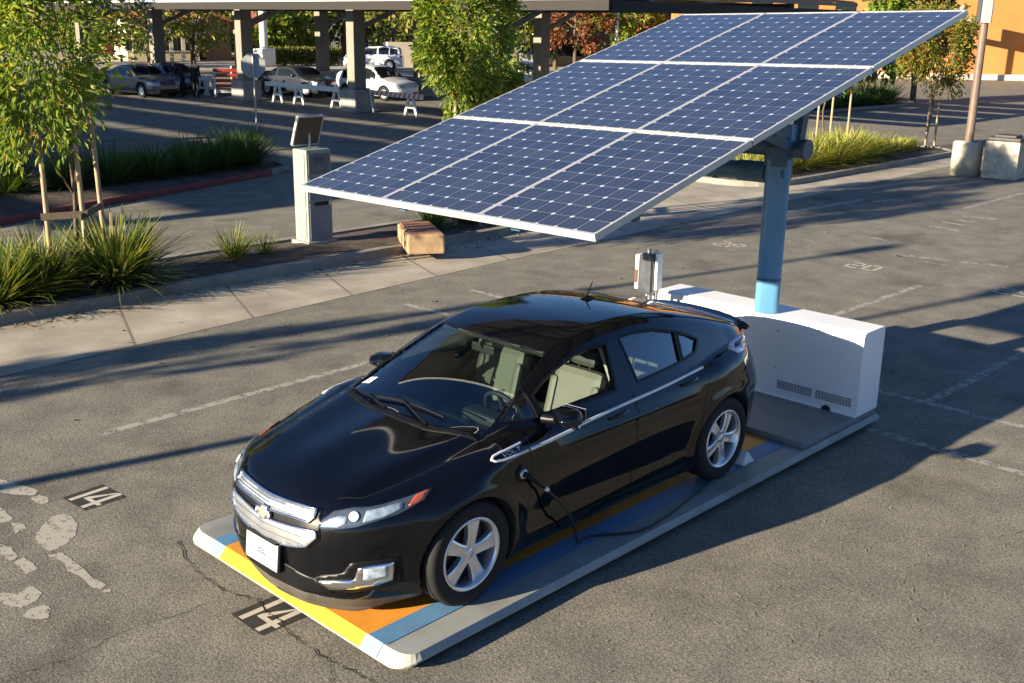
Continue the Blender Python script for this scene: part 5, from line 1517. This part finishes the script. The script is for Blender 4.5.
# ---- people
def person(loc, rz, joints, radii, cloth_cut, label, top, trousers, skin, hair):
    """Continuous skinned figure; clothing by height bands of the same surface."""
    r = empty('person', loc, rz, label, 'person', None)
    names = list(joints); idx = {n: i for i, n in enumerate(names)}
    edges = [('pelvis', 'waist'), ('waist', 'chest'), ('chest', 'neck'), ('neck', 'head'), ('head', 'crown'), ('chest', 'shl'), ('shl', 'ell'), ('ell', 'wrl'), ('wrl', 'hal'), ('chest', 'shr'), ('shr', 'elr'), ('elr', 'wrr'), ('wrr', 'har'),
             ('pelvis', 'hil'), ('hil', 'knl'), ('knl', 'anl'), ('anl', 'tol'), ('pelvis', 'hir'), ('hir', 'knr'), ('knr', 'anr'), ('anr', 'tor')]
    me = bpy.data.meshes.new('body'); me.from_pydata([joints[n] for n in names], [(idx[a], idx[b]) for a, b in edges], [])
    o = bpy.data.objects.new('body', me); COL.objects.link(o)
    sk = o.modifiers.new('skin', 'SKIN'); sk.use_smooth_shade = True
    for n in names:
        sv = me.skin_vertices[0].data[idx[n]]; rr = radii.get(n, .06); sv.radius = rr if isinstance(rr, tuple) else (rr, rr)
        sv.use_root = (n == 'pelvis')
    ss = o.modifiers.new('sub', 'SUBSURF'); ss.levels = 2; ss.render_levels = 2
    dg = bpy.context.evaluated_depsgraph_get(); ev = bpy.data.meshes.new_from_object(o.evaluated_get(dg))
    bpy.data.objects.remove(o)
    o = link_mesh('body', ev, [top, trousers, skin, hair], r, smooth=True)
    hip, nk, hd = Vector(joints['pelvis']), Vector(joints['neck']), Vector(joints['head'])
    for p in ev.polygons:
        c = p.center
        k = 0
        if c.z < hip.z + .02: k = 1
        if (c - Vector(joints['hal'])).length < .09 or (c - Vector(joints['har'])).length < .09: k = 2
        if (c - hd).length < .20 and c.z > nk.z - .0: k = 2 if (c - hd).x > -.01 and c.z < hd.z + .07 else 3
        if c.z < .09: k = 3
        p.material_index = k
    return r

def build_people():
    navy = mat('navy_jacket', (.012, .016, .035), rough=.9); black = mat('black_clothes', (.010, .010, .011), rough=.9); skin = mat('skin', (.42, .25, .17), rough=.6); hair = mat('dark_hair', (.012, .009, .007), rough=.7)
    rad = dict(pelvis=(.15, .12), waist=(.14, .105), chest=(.165, .12), neck=.055, head=(.085, .095), crown=(.06, .065), shl=.07, shr=.07, ell=.046, elr=.046, wrl=.032, wrr=.032, hal=(.04, .022), har=(.04, .022),
               hil=.095, hir=.095, knl=.06, knr=.06, anl=.042, anr=.042, tol=(.04, .03), tor=(.04, .03))
    stand = dict(pelvis=(0, 0, .93), waist=(0, 0, 1.10), chest=(.01, 0, 1.33), neck=(.02, 0, 1.50), head=(.04, 0, 1.62), crown=(.03, 0, 1.71), shl=(0, .19, 1.42), ell=(-.02, .25, 1.15), wrl=(.10, .22, .94), hal=(.15, .20, .87),
                 shr=(0, -.19, 1.42), elr=(-.02, -.26, 1.15), wrr=(.05, -.25, .92), har=(.08, -.25, .83), hil=(0, .09, .88), knl=(.02, .11, .49), anl=(-.03, .12, .08), tol=(.13, .14, .03), hir=(0, -.09, .88), knr=(.03, -.11, .49), anr=(-.02, -.12, .08), tor=(.14, -.14, .03))
    lean = dict(stand); lean.update(waist=(.06, 0, 1.08), chest=(.20, 0, 1.26), neck=(.31, 0, 1.38), head=(.39, 0, 1.47), crown=(.42, 0, 1.56), shl=(.20, .19, 1.34), ell=(.32, .24, 1.12), wrl=(.50, .20, 1.02), hal=(.58, .18, 1.0),
                    shr=(.20, -.19, 1.34), elr=(.30, -.25, 1.10), wrr=(.48, -.22, 1.00), har=(.56, -.2, .98))
    p = gp(184, 97); person(p, R(-50), lean, rad, None, 'person in dark navy clothes leaning forward between the carport columns', navy, black, skin, hair)
    p = gp(196.5, 97.5); q = person(p, R(200), stand, rad, None, 'person standing upright in black clothes with a white scarf', black, black, skin, hair)
    b = MB(); b.ribbon([(.04, .05, 1.50), (.14, .045, 1.42), (.165, .03, 1.20), (.15, .02, 1.05)], .05, .012, up=(1, 0, 0)); b.build('scarf', M_WOODWHITE, q)

def build_lot_things():
    cols = [(-22.3, y, .60, True) for y in (-54.5, -46.4, -38.5, -30.4, -22.3)] + [(-31.0, y, .60, True) for y in (-52.6, -44.5, -36.4, -28.3, -20.2)]
    canopy('solar_carport', -36, -20.4, -60, -16, 3.93, cols, 'long solar carport roof on thick columns across the far lot')
    canopy('solar_carport', -8.0, 14.5, -62, -17.0, 4.45, [(9.5, y, .6, True) for y in (-55, -46, -37, -28, -20)] + [(2.5, y, .6, True) for y in (-37, -28.5, -20.5)], 'second solar carport beyond the left edge shading the aisle', strips=6)
    # pay station with its little solar module
    t = empty('pay_station', (-4.55, -8.85, .02), R(2), 'tall grey pay station topped with a small tilted solar module', 'pay station')
    mg = mat('pay_station_grey', (.25, .275, .25), rough=.5, var=.08, scale=2, dirt=(.4, .39, .35), dirt_amt=.4)
    b = MB(); b.box((0, 0, .86), (.46, .36, 1.44), bev=.02); body = b.build('cabinet', mg, t)
    b = MB(); b.box((0, 0, .11), (.56, .46, .10), bev=.01); b.build('plinth', M_CONC, t)
    mdk = mat('pay_station_panel', (.10, .11, .125), rough=.45, var=.15)
    b = MB(); b.box((.235, 0, .86), (.012, .26, 1.30), bev=.004); b.build('side_panel', mg, body)
    b = MB(); b.box((0, .184, 1.36), (.40, .012, .32), bev=.004); b.build('display', mdk, body)
    b = MB(); b.box((0, .184, .98), (.40, .012, .36), bev=.004); b.build('upper_door', mat('pay_station_door', (.13, .15, .18), rough=.5), body)
    b = MB(); b.box((0, .184, .47), (.40, .012, .58), bev=.004); b.build('lower_door', mat('pay_station_door_low', (.15, .17, .20), rough=.5), body)
    b = MB(); b.box((-.02, .196, .745), (.26, .02, .055), bev=.005); b.build('ticket_slot', M_TRIM, body)
    b = MB()
    b.box((-.17, .199, .745), (.05, .02, .075), bev=.005); b.build('coin_slot', mat('coin_slot', (.55, .50, .35), rough=.4), body)
    b = MB(); b.box((.0, .195, 1.42), (.18, .01, .09)); b.build('screen', M_LAMPDARK, body)
    b = MB(); b.tube([(.02, -.02, 1.58), (.02, -.02, 1.86)], .022, n=10); b.build('module_post', M_GALV, t)
    Rm = Matrix.Rotation(R(90), 3, 'Z') @ Matrix.Rotation(R(22), 3, 'Y')
    b = MB(); b.box((.06, 0, 1.86), (.035, .46, .46), rot=Rm); mo = b.build('solar_module', mat('module_back', (.075, .058, .04), rough=.6), t)
    b = MB()
    for (dy, dz, sy, sz) in ((-.235, 0, .02, .48), (.235, 0, .02, .48), (0, -.235, .45, .02), (0, .235, .45, .02)):
        b.box(Vector((.06, 0, 1.86)) + Rm @ Vector((0, dy, dz)), (.05, sy, sz), rot=Rm)
    b.build('module_frame', M_FRAME, mo)
    t.rotation_euler = (0, 0, 0)
    # tipped concrete block on the kerb
    t = empty('concrete_block', (-5.68, -7.62, .0), R(236), 'pale concrete block with a worn reddish top lying across the kerb', 'concrete block')
    bm = MB(); bm.box((0, 0, .235), (1.55, .56, .30), bev=.025, rot=Matrix.Rotation(R(3.2), 3, 'Y')); blk = bm.build('block', mat('block_concrete', (.40, .27, .15), rough=.9, var=.25, scale=5, bump=.4, bscale=30, dirt=(.24, .17, .10), dirt_amt=.6), t)
    bm = MB(); bm.box((0, 0, .395), (1.46, .48, .02), rot=Matrix.Rotation(R(3.2), 3, 'Y')); bm.build('worn_top', mat('worn_red_top', (.26, .10, .06), rough=.9, var=.5, scale=9, dirt=(.34, .26, .17), dirt_amt=.9), blk)
    # stop sign seen from behind
    p = gp(257, 130); t = empty('stop_sign', p, facing(p), 'octagonal traffic sign seen from behind on a thin post', 'road sign')
    b = MB(); b.tube([(0, 0, 0), (-.02, 0, 2.45)], .03, n=8); b.build('post', M_GALV, t)
    b = MB(); n = 8; oc = [(.42 * math.cos(R(22.5 + 45 * k)), .42 * math.sin(R(22.5 + 45 * k))) for k in range(8)]
    b.prism(oc, -.004, .004); b.v = [(x - .02, z + .045, 2.08 + y) for x, y, z in b.v]; b.build('sign_plate', mat('sign_back', (.40, .41, .39), rough=.5, var=.08), t)
    # light pole on a concrete foot, with litter bin beside
    t = empty('light_pole', (-22.35, -5.70, 0), 0, 'tall brown light pole on a round concrete foot by the litter bin', 'light pole')
    b = MB(); b.lathe([(0, 0), (.36, 0), (.36, .80), (.33, .84), (0, .84)], n=32); b.build('foot', mat('foot_concrete', (.50, .44, .33), rough=.9, var=.16, scale=3, bump=.3, bscale=25), t)
    M_POLE = mat('brown_pole', (.16, .115, .085), rough=.5, var=.12)
    b = MB(); b.box((0, 0, .85), (.34, .34, .03)); b.tube([(0, 0, .85), (.02, 0, 9.2)], [.105, .075], n=12); b.build('pole', M_POLE, t)
    b = MB(); b.box((.12, .07, 4.06), (.05, .26, .72), bev=.01); b.box((.12, -.12, 4.06), (.055, .11, .70), bev=.01, mi=1); b.build('pole_sign', [mat('pole_sign_back', (.16, .165, .18), rough=.5), M_TRIM], t)
    b = MB(); b.tube([(0, 0, 9.0), (0, 1.0, 9.25)], .04, n=8); b.box((0, 1.25, 9.25), (.35, .7, .14), bev=.04); b.build('lamp_head', M_POLE, t)
    t = empty('litter_bin', (-22.55, -4.82, 0), R(4), 'square concrete litter bin with dark lid beside the light pole', 'litter bin')
    b = MB(); b.box((0, 0, .46), (.82, .82, .92), bev=.03); bd = b.build('body', mat('bin_concrete', (.44, .40, .32), rough=.92, var=.3, scale=8, bump=.7, bscale=45), t)
    b = MB(); b.box((0, 0, .965), (.80, .80, .09), bev=.03); b.box((0, 0, 1.03), (.52, .52, .07), bev=.03); b.build('lid', mat('bin_lid', (.05, .045, .04), rough=.6), t)
    # barricades
    def bar(pxs, py, bx0, bx1, striped, label):
        P = [gp(px, py_) for px, py_ in zip(pxs, py)]; o = P[0]; d = (P[-1] - P[0]); ang = math.atan2(d.y, d.x)
        ends = [(q - o).length for q in P]
        return barricade(o, ang, ends, bx0, ends[-1] + bx1, striped, label)
    bar((278, 305, 337), (102.5, 104.5, 109), -.9, .25, False, 'plain white barricade board on three trestles before the dark car')
    bar((368, 411), (112, 117), -.4, .85, True, 'barricade with orange and white stripes before the white hatchback')
    bar((203, 211), (95.5, 96), -.2, .2, False, 'single white trestle beside the red slatted barrier')
    p = gp(229, 97); t = empty('barricade', p, facing(p), 'red slatted barrier with white rails among the trestles', 'barricade')
    for s in (-1, 1):
        b = MB(); b.ribbon([(s * .62, -.22, 0), (s * .60, 0, 1.3)], .07, .07); b.ribbon([(s * .62, .22, 0), (s * .60, 0, 1.3)], .07, .07); b.build('leg', M_WOODWHITE, t)
    for k in range(5):
        b = MB(); b.box((0, -.045 - .028 * (4 - k) * .6, .28 + k * .24), (1.35, .03, .15)); b.build('slat', M_REDBAR if k else M_WOODWHITE, t)
    # cars
    white = mat('white_car_paint', (.74, .75, .76), rough=.25, var=.03, coat=.6); silver = mat('silver_car_paint', (.13, .14, .15), rough=.3, metal=.4, coat=.6, var=.04)
    dark = mat('dark_car_paint', (.03, .035, .042), rough=.25, coat=.7, var=.05); maroon = mat('maroon_car_paint', (.09, .012, .018), rough=.3, coat=.5); grey = mat('grey_van_paint', (.22, .24, .27), rough=.35, coat=.4)
    p = gp(384, 101.5); parked_car('car', (p.x - .9, p.y - 1.6, 0), R(96), (4.35, 1.78, 1.58, 'hatch'), white, 'white hatchback parked behind the striped barricade')
    p = gp(374, 69); parked_car('car', (p.x, p.y, 0), R(-28), (4.7, 1.85, 1.74, 'suv'), white, 'white SUV seen from its side far behind the white hatchback') .rotation_euler = (0, 0, R(-48))
    p = gp(300, 97.5); parked_car('car', (p.x - .9, p.y - 1.3, 0), R(97), (4.7, 1.80, 1.42, 'sedan'), dark, 'dark sedan parked behind the plain white barricade')
    p = gp(140, 98); parked_car('car', (p.x - .9, p.y - 1.6, 0), R(95), (4.7, 1.80, 1.44, 'sedan'), silver, 'silver sedan half hidden by the leafy tree at the left')
    p = gp(168, 94); parked_car('car', (p.x - 1.0, p.y - 1.4, 0), R(95), (4.5, 1.78, 1.45, 'sedan'), dark, 'dark car behind the two people and the first column')
    p = gp(112, 57); parked_car('car', (p.x, p.y, 0), R(153), (4.8, 1.9, 1.8, 'suv'), maroon, 'maroon SUV far off under the yellowing bush')
    p = gp(527, 86); parked_car('car', (p.x, p.y, 0), R(128), (4.5, 1.78, 1.45, 'sedan'), white, 'white sedan behind the carport column right of the green tree')
    p = gp(526, 66); parked_car('car', (p.x, p.y, 0), R(132), (5.2, 2.0, 2.25, 'van'), grey, 'grey van behind the white sedan')
    p = gp(594, 58); parked_car('car', (p.x, p.y, 0), R(135), (4.8, 1.9, 1.6, 'suv'), dark, 'dark car far off before the cream building')
    # poles outside the picture whose shadows cross the lot
    for x, y, h, lab in ((11.5, -5.12, 5.6, 'plain lamp post beyond the left edge whose shadow passes the car'), (12.5, -8.35, 6.2, 'lamp post in the kerbside bed beyond the left edge')):
        t = empty('lamp_post', (x, y, 0), 0, lab, 'lamp post')
        b = MB(); b.tube([(0, 0, 0), (0, 0, h)], [.085, .06], n=10); b.build('post', M_POLE, t)
        b = MB(); b.lathe([(0, h - .02), (.10, h), (.19, h + .22), (.12, h + .42), (0, h + .47)], n=18); b.build('lantern', M_WOODWHITE, t)
    q = gp(870, 78) + Vector((-.66, .75, 0)).normalized() * 10.4; p = q + Vector((.974, -.225, 0)) * 7; t = empty('light_pole', (p.x, p.y, 0), 0, 'light pole with twin box heads before the orange wall, behind the tall pole', 'light pole')
    b = MB(); b.tube([(0, 0, 0), (0, 0, 4.4)], .16, n=10); b.build('pole', M_POLE, t)
    b = MB(); b.box((0, 0, 4.3), (.3, 2.9, .42), bev=.05); b.box((0, 0, 4.9), (.5, 1.0, 1.0), bev=.05); b.build('lamp_heads', M_POLE, t)
    p = gp(870, 78) + Vector((-.66, .75, 0)).normalized() * 11.5 + Vector((.75, .66, 0)) * .8; t = empty('bollard_light', (p.x, p.y, 0), 0, 'white globe-topped bollard light at the right edge by the orange wall', 'bollard light')
    b = MB(); b.tube([(0, 0, 0), (0, 0, 2.4)], .2, n=12); b.build('post', M_WOODWHITE, t)
    b = MB(); b.lathe([(.3, 2.35), (.5, 2.6), (.5, 3.0), (.25, 3.3), (0, 3.35)], n=16); b.build('globe', M_WOODWHITE, t)

# ------------------------------------------------------------------ buildings, hedge, trees far off
def facade(name, px0, px1, py, height, depth, m, label, roof=None, gable=False, windows=(), band=None, post=None):
    """Building standing at the place seen between two picture columns, its front towards the lot."""
    a, c = gp(px0, py), gp(px1, py)
    if (a - c).length < 1: c = c + Vector((1, 0, 0))
    mid = (a + c) / 2; w = (a - c).length; d = c - a; rz = math.atan2(d.y, d.x)
    t = empty(name, mid, rz, label, 'building')
    b = MB(); b.box((0, depth / 2, height / 2), (w, depth, height), bev=.0); wall = b.build('wall', m, t)
    if roof:
        b = MB()
        if gable:
            g = w * .30
            b.add([(-w / 2 - .4, -.4, height), (w / 2 + .4, -.4, height), (0, -.4, height + g), (-w / 2 - .4, depth + .4, height), (w / 2 + .4, depth + .4, height), (0, depth + .4, height + g)],
                  [(0, 1, 2), (3, 5, 4), (0, 2, 5, 3), (1, 4, 5, 2), (0, 3, 4, 1)])
        else:
            b.add([(-w / 2 - .5, -.7, height), (w / 2 + .5, -.7, height), (w / 2 + .5, depth + .5, height), (-w / 2 - .5, depth + .5, height), (-w / 2 + 1.5, depth * .4, height + 1.6), (w / 2 - 1.5, depth * .4, height + 1.6), (w / 2 - 1.5, depth * .6, height + 1.6), (-w / 2 + 1.5, depth * .6, height + 1.6)],
                  [(0, 1, 5, 4), (1, 2, 6, 5), (2, 3, 7, 6), (3, 0, 4, 7), (4, 5, 6, 7), (3, 2, 1, 0)])
        b.build('roof', roof, wall)
    for (u, z, ww, hh) in windows:
        b = MB(); b.box((u * w, -.03, z), (ww + .2, .10, hh + .2)); f = b.build('window', M_WOODWHITE, wall)
        b = MB(); b.box((u * w, -.09, z), (ww, .03, hh)); b.build('pane', M_CARGLASS, f)
    if post:
        n = post
        for k in range(n):
            b = MB(); b.box((-w / 2 + w * (k + .5) / n, -.9, height * .46), (.32, .32, height * .92)); b.build('porch_post', M_CREAM, t)
        b = MB(); b.box((0, -.8, height - .2), (w, .9, .3)); b.build('porch_beam', M_CREAM, t)
    if band:
        b = MB(); b.box((0, -.10, .22), (w, .18, .44)); b.build('plinth', band, wall)
    return t
M_CREAM = mat('cream_stucco', (.62, .53, .36), rough=.9, var=.08, scale=.6)
M_STUCCO = mat('orange_stucco', (.50, .205, .055), rough=.92, var=.10, scale=.35, bump=.25, bscale=12, dirt=(.42, .22, .08), dirt_amt=.4)
M_TERRA = mat('terracotta_roof', (.42, .17, .07), rough=.85, var=.2, scale=2)
M_BRICKRED = mat('red_brown_wall', (.16, .045, .03), rough=.9, var=.2)
M_PALEBASE = mat('pale_kerb_base', (.60, .55, .46), rough=.9)

def far_tree(px, dist, h, w, m, seed, label, n=1500, leaf=.42, low=.22, group='trees filling the far side of the lot', shape=1.0):
    p = gd(px, dist); rz = h * (1 - low) / 2
    return tree('tree', p, h * .8, (w / 2, w / 2, rz), (0, 0, h * low + rz), n, (leaf, leaf * .55), m, seed, label, 'tree', group, r0=h * .028, clumps=34, hollow=.35)

def build_far():
    facade('cream_building', 128, 200, 61, 3.6, 9, M_CREAM, 'low cream building with porch posts behind the cars at the left', roof=M_TERRA, windows=((-.38, 1.6, 1.6, 1.4), (-.12, 1.6, 1.6, 1.4), (.14, 1.6, 1.6, 1.4), (.38, 1.6, 1.6, 1.4)), post=6)
    facade('gabled_building', 206, 232, 60, 3.4, 8, mat('ochre_stucco', (.55, .34, .15), rough=.9), 'small ochre gabled building next to the second column', roof=M_TERRA, gable=True)
    facade('red_building', 262, 300, 61, 5.0, 8, M_BRICKRED, 'dark red building behind the bright hedge', windows=((-.2, 2.2, 1.0, 1.8), (.25, 2.2, 1.0, 1.8)))
    t = facade('green_kiosk', 116, 131, 56, 3.0, 3, M_CREAM, 'small kiosk with a green awning above the maroon SUV'); q = t
    b = MB(); b.box((0, -.6, 2.9), (2.6, 1.4, 1.0)); b.build('awning', mat('green_awning', (.03, .15, .11), rough=.7), t)
    facade('pale_wall', 388, 424, 67, 2.0, .5, mat('pale_stucco_wall', (.70, .60, .44), rough=.9, var=.06, scale=.8), 'pale stucco garden wall lit by the sun beside the white SUV')
    facade('cream_building', 545, 640, 66, 3.8, 10, M_CREAM, 'cream building with dark windows and orange roof behind the panels', roof=M_TERRA, windows=tuple((u, 1.8, 1.2, 1.9) for u in (-.42, -.30, -.18, -.04, .08, .20, .32, .43)))
    facade('dark_building', 624, 672, 70, 6.5, 8, mat('dark_brown_wall', (.10, .075, .055), rough=.9), 'dark brown building with a red door behind the carport end', windows=())
    b = MB(); p = gp(649, 70.6); b.box((0, 0, 2.6), (2.4, .12, 4.0)); o = b.build('red_door', M_BRICKRED); o.location = p + (Vector((CP.x, CP.y, 0)) - p).normalized() * .4; o.rotation_euler = (0, 0, facing(p)); tag(o, 'tall dull red door panel on the dark brown building', 'door')
    # orange building at the right
    a0 = gp(870, 78); wd = Vector((-.66, .75, 0)).normalized(); a, c = a0 - wd * 15, a0 + wd * 48; mid = (a + c) / 2; d = c - a; w = d.length
    t = empty('orange_building', mid, math.atan2(d.y, d.x), 'large orange stucco building at the upper right', 'building')
    b = MB(); b.box((0, 6, 5.5), (w, 12, 11)); wl = b.build('wall', M_STUCCO, t)
    b = MB(); b.box((0, -.25, .22), (w, .5, .44), bev=.05); b.build('plinth', M_PALEBASE, wl)
    b = MB(); b.box((0, -.06, 11.15), (w + .6, .5, .5)); b.build('cornice', M_STUCCO, wl)
    for u in (.40, .62, .80):
        b = MB(); b.box((-w / 2 + w * u * .25, -.04, 4.8), (1.5, .06, 1.5)); b.build('window', M_CARGLASS, wl)
    # trimmed hedge and its posts
    a, c = gp(266, 66), gp(336, 65); rng = np.random.default_rng(3); n = 5200
    U = rng.uniform(0, 1, n)[:, None]; base = np.array(a) * (1 - U) + np.array(c) * U; dn = np.array((-(c - a).y, (c - a).x, 0)); dn = dn / np.linalg.norm(dn)
    off = rng.uniform(-.9, .9, n)[:, None]; zz = 1.35 * rng.uniform(0, 1, n) ** .45
    P = base + dn * off; P[:, 2] = zz; P -= np.array(a); Nn = rng.normal(size=(n, 3)); Nn[:, 2] += .6; Nn /= np.linalg.norm(Nn, axis=1)[:, None]
    V, F = leaves(rng, P, Nn, .30, .2)
    hm = leaf_mat('hedge_leaf', [(0, (.08, .10, .02)), (.5, (.17, .18, .04)), (1, (.27, .25, .06))]); o = np_mesh('hedge', V, F, hm, None, smooth=False); o.location = a; tag(o, 'low trimmed yellow-green hedge in the sun between two columns', 'hedge')
    for k, px in enumerate((284, 296, 311, 326)):
        p = gp(px, 61.5); b = MB(); b.box((0, 0, 1.15), (.5, .5, 2.3), bev=.05); b.box((0, 0, 2.36), (.62, .62, .12), bev=.02); o = b.build('gate_post', M_CREAM); o.location = p; o.rotation_euler = (0, 0, facing(p)); tag(o, 'pale post rising behind the trimmed hedge', 'post', 'pale posts behind the hedge')
    p = gp(265, 66.5); t = empty('sunlit_post', p, 0, 'tall white sunlit post left of the trimmed hedge', 'post'); b = MB(); b.tube([(0, 0, 0), (0, 0, 7.0)], .32, n=12); b.build('shaft', M_WOODWHITE, t); b = MB(); b.box((0, 0, .7), (1.3, 1.3, 1.4), bev=.1); b.build('base', M_WOODWHITE, t)
    p = gd(668 / 1.0, 70); t = empty('thin_pole', gd(604, 85), 0, 'thin pale pole before the cream building', 'pole'); b = MB(); b.tube([(0, 0, 0), (0, 0, 7)], .12, n=8); b.build('shaft', M_WOODWHITE, t)
    # trees
    T = [(-20, 55, 7.5, 6.5, 'O', 'olive-green tree at the far left edge'), (20, 75, 9, 9, 'O', 'broad olive tree behind the leafy young tree'), (70, 95, 10, 9, 'D', 'dark tree above the leafy young tree'), (108, 88, 4.6, 5.2, 'Y', 'yellowing bush-like tree above the maroon SUV'),
         (135, 112, 11, 9, 'D', 'dark tall tree behind the kiosk'), (172, 78, 7.2, 7.5, 'O', 'spreading bright-topped tree right of the first column'), (212, 80, 7.0, 7.0, 'O', 'spreading bright-topped tree left of the second column'), (192, 118, 13, 11, 'D', 'dark tall tree behind the cream building'),
         (240, 120, 13, 11, 'D', 'dark tall tree behind the second column'), (262, 112, 8, 7, 'O', 'olive tree behind the white post'), (288, 98, 4.6, 5.0, 'Y', 'small yellow-green tree behind the hedge posts'), (318, 100, 5.0, 5.5, 'O', 'rounded tree behind the right end of the hedge'),
         (300, 122, 13, 12, 'D', 'dark tall tree above the hedge'), (352, 118, 13, 12, 'D', 'dark tall tree behind the third column'), (398, 104, 8.5, 9, 'O', 'olive tree above the white SUV'), (372, 125, 14, 12, 'D', 'very dark tree filling the gap above the white SUV'), (428, 108, 10, 10, 'D', 'dark tree left of the bright young tree'),
         (470, 118, 13, 12, 'O', 'olive tree behind the bright young tree'), (512, 96, 8.5, 8, 'O', 'olive tree right of the bright young tree'), (548, 92, 7.6, 7.0, 'D', 'dark tree right of the carport column'), (566, 84, 6.2, 5.0, 'R', 'rusty red tree before the cream building'),
         (590, 118, 13, 12, 'O', 'olive tree behind the cream building'), (612, 92, 6.5, 6, 'Y', 'yellowing tree beside the thin pole'), (640, 110, 13, 11, 'D', 'dark tree behind the brown building'), (690, 104, 8, 8, 'R', 'reddish tree showing above the panels'), (720, 112, 9, 9, 'O', 'olive tree showing above the panels'),
         (762, 96, 7, 7, 'O', 'green tree at the end of the carport'), (800, 104, 8, 8, 'Y', 'yellowish tree behind the carport end'), (846, 57, 5.6, 3.6, 'Y', 'yellow-green tree before the orange building'), (884, 60, 6.2, 3.8, 'R', 'orange-red tree above the top edge of the panels')]
    MM = {'O': M_LEAFOLIVE, 'D': M_LEAFDARK, 'Y': M_LEAF, 'R': M_LEAFRUST}
    for i, (px, d, h, w, k, lab) in enumerate(T):
        far_tree(px, d, h, w, MM[k], 200 + i, lab, n=2300 if d < 100 else 1900, leaf=.36 if d < 90 else .52, low=.12 if k == 'D' else .24)
    # the wooded rise that closes the view
    rng = np.random.default_rng(9); n = 16000
    ang = rng.uniform(-.75, .62, n); r = rng.uniform(128, 150, n); z = 17 * rng.uniform(0, 1, n) ** .8 * (.82 + .18 * np.sin(ang * 37) * np.cos(ang * 11))
    yaw = -2.3775
    P = np.stack([CP.x + r * np.cos(yaw - ang), CP.y + r * np.sin(yaw - ang), z], 1); Nn = rng.normal(size=(n, 3)); Nn /= np.linalg.norm(Nn, axis=1)[:, None]
    V, F = leaves(rng, P, Nn, 1.5, 1.0); o = np_mesh('distant_trees', V, F, M_LEAFDARK, None, smooth=False); tag(o, 'dark belt of trees closing the view behind everything', 'trees', kind='stuff')
build_ground(); build_litter(); build_beds(); build_station(); build_cable(); build_chock(); build_main_car()
build_near_plants(); build_lot_things(); build_people(); build_far()
# ------------------------------------------------------------------ camera, sky, sun
def camera():
    f, cx, cy, cz, yaw, pit, roll = 1072.4343, 5.36, 5.0106, 3.3609 + PADZ, -2.3775, .2866, .0158
    fw = Vector((math.cos(yaw) * math.cos(pit), math.sin(yaw) * math.cos(pit), -math.sin(pit)))
    r = fw.cross(Vector((0, 0, 1))).normalized(); u = r.cross(fw)
    c, s = math.cos(roll), math.sin(roll)
    r2 = r * c + u * s; u2 = u * c - r * s
    cam = bpy.data.cameras.new('camera'); o = bpy.data.objects.new('camera', cam); COL.objects.link(o)
    M = Matrix((r2, u2, -fw)).transposed().to_4x4(); M.translation = (cx, cy, cz)
    o.matrix_world = M
    cam.sensor_width = 36; cam.lens = 36 * f / 1024
    cam.clip_start = .1; cam.clip_end = 2000
    scene.camera = o

SUN_EL, SUN_AZ = R(14.7), R(-13.0)
def lights():
    w = bpy.data.worlds.new('World'); scene.world = w; w.use_nodes = True
    nt = w.node_tree
    bg = nt.nodes['Background']
    sky = nt.nodes.new('ShaderNodeTexSky'); sky.sky_type = 'NISHITA'; sky.sun_disc = False
    sky.sun_elevation = SUN_EL
    sky.sun_rotation = PI / 2 - SUN_AZ
    sky.air_density = 1.0; sky.dust_density = .25; sky.ozone_density = 3.0
    tint = nt.nodes.new('ShaderNodeMix'); tint.data_type = 'RGBA'; tint.blend_type = 'MULTIPLY'; tint.inputs[0].default_value = 1
    tint.inputs[7].default_value = (.74, .91, 1.20, 1)      # white balance set for the warm sunlight leaves the sky bluer
    nt.links.new(sky.outputs[0], tint.inputs[6]); nt.links.new(tint.outputs[2], bg.inputs['Color']); bg.inputs['Strength'].default_value = SKY_STRENGTH
    l = bpy.data.lights.new('sun', 'SUN'); l.energy = SUN_STRENGTH; l.angle = R(.53); l.color = (1.0, .86, .65)
    o = bpy.data.objects.new('sun', l); COL.objects.link(o)
    d = Vector((math.cos(SUN_EL) * math.cos(SUN_AZ), math.cos(SUN_EL) * math.sin(SUN_AZ), math.sin(SUN_EL)))
    o.rotation_euler = d.to_track_quat('Z', 'Y').to_euler(); o.location = d * 60
    scene.view_settings.view_transform = 'Standard'; scene.view_settings.look = 'None'
    scene.view_settings.exposure = 0; scene.view_settings.gamma = 1
SKY_STRENGTH, SUN_STRENGTH = .14, 15
camera(); lights()
scene.cycles.max_bounces = 8; scene.cycles.transparent_max_bounces = 24
scene.cycles.caustics_reflective = False; scene.cycles.caustics_refractive = False
scene.cycles.sample_clamp_indirect = 6.0
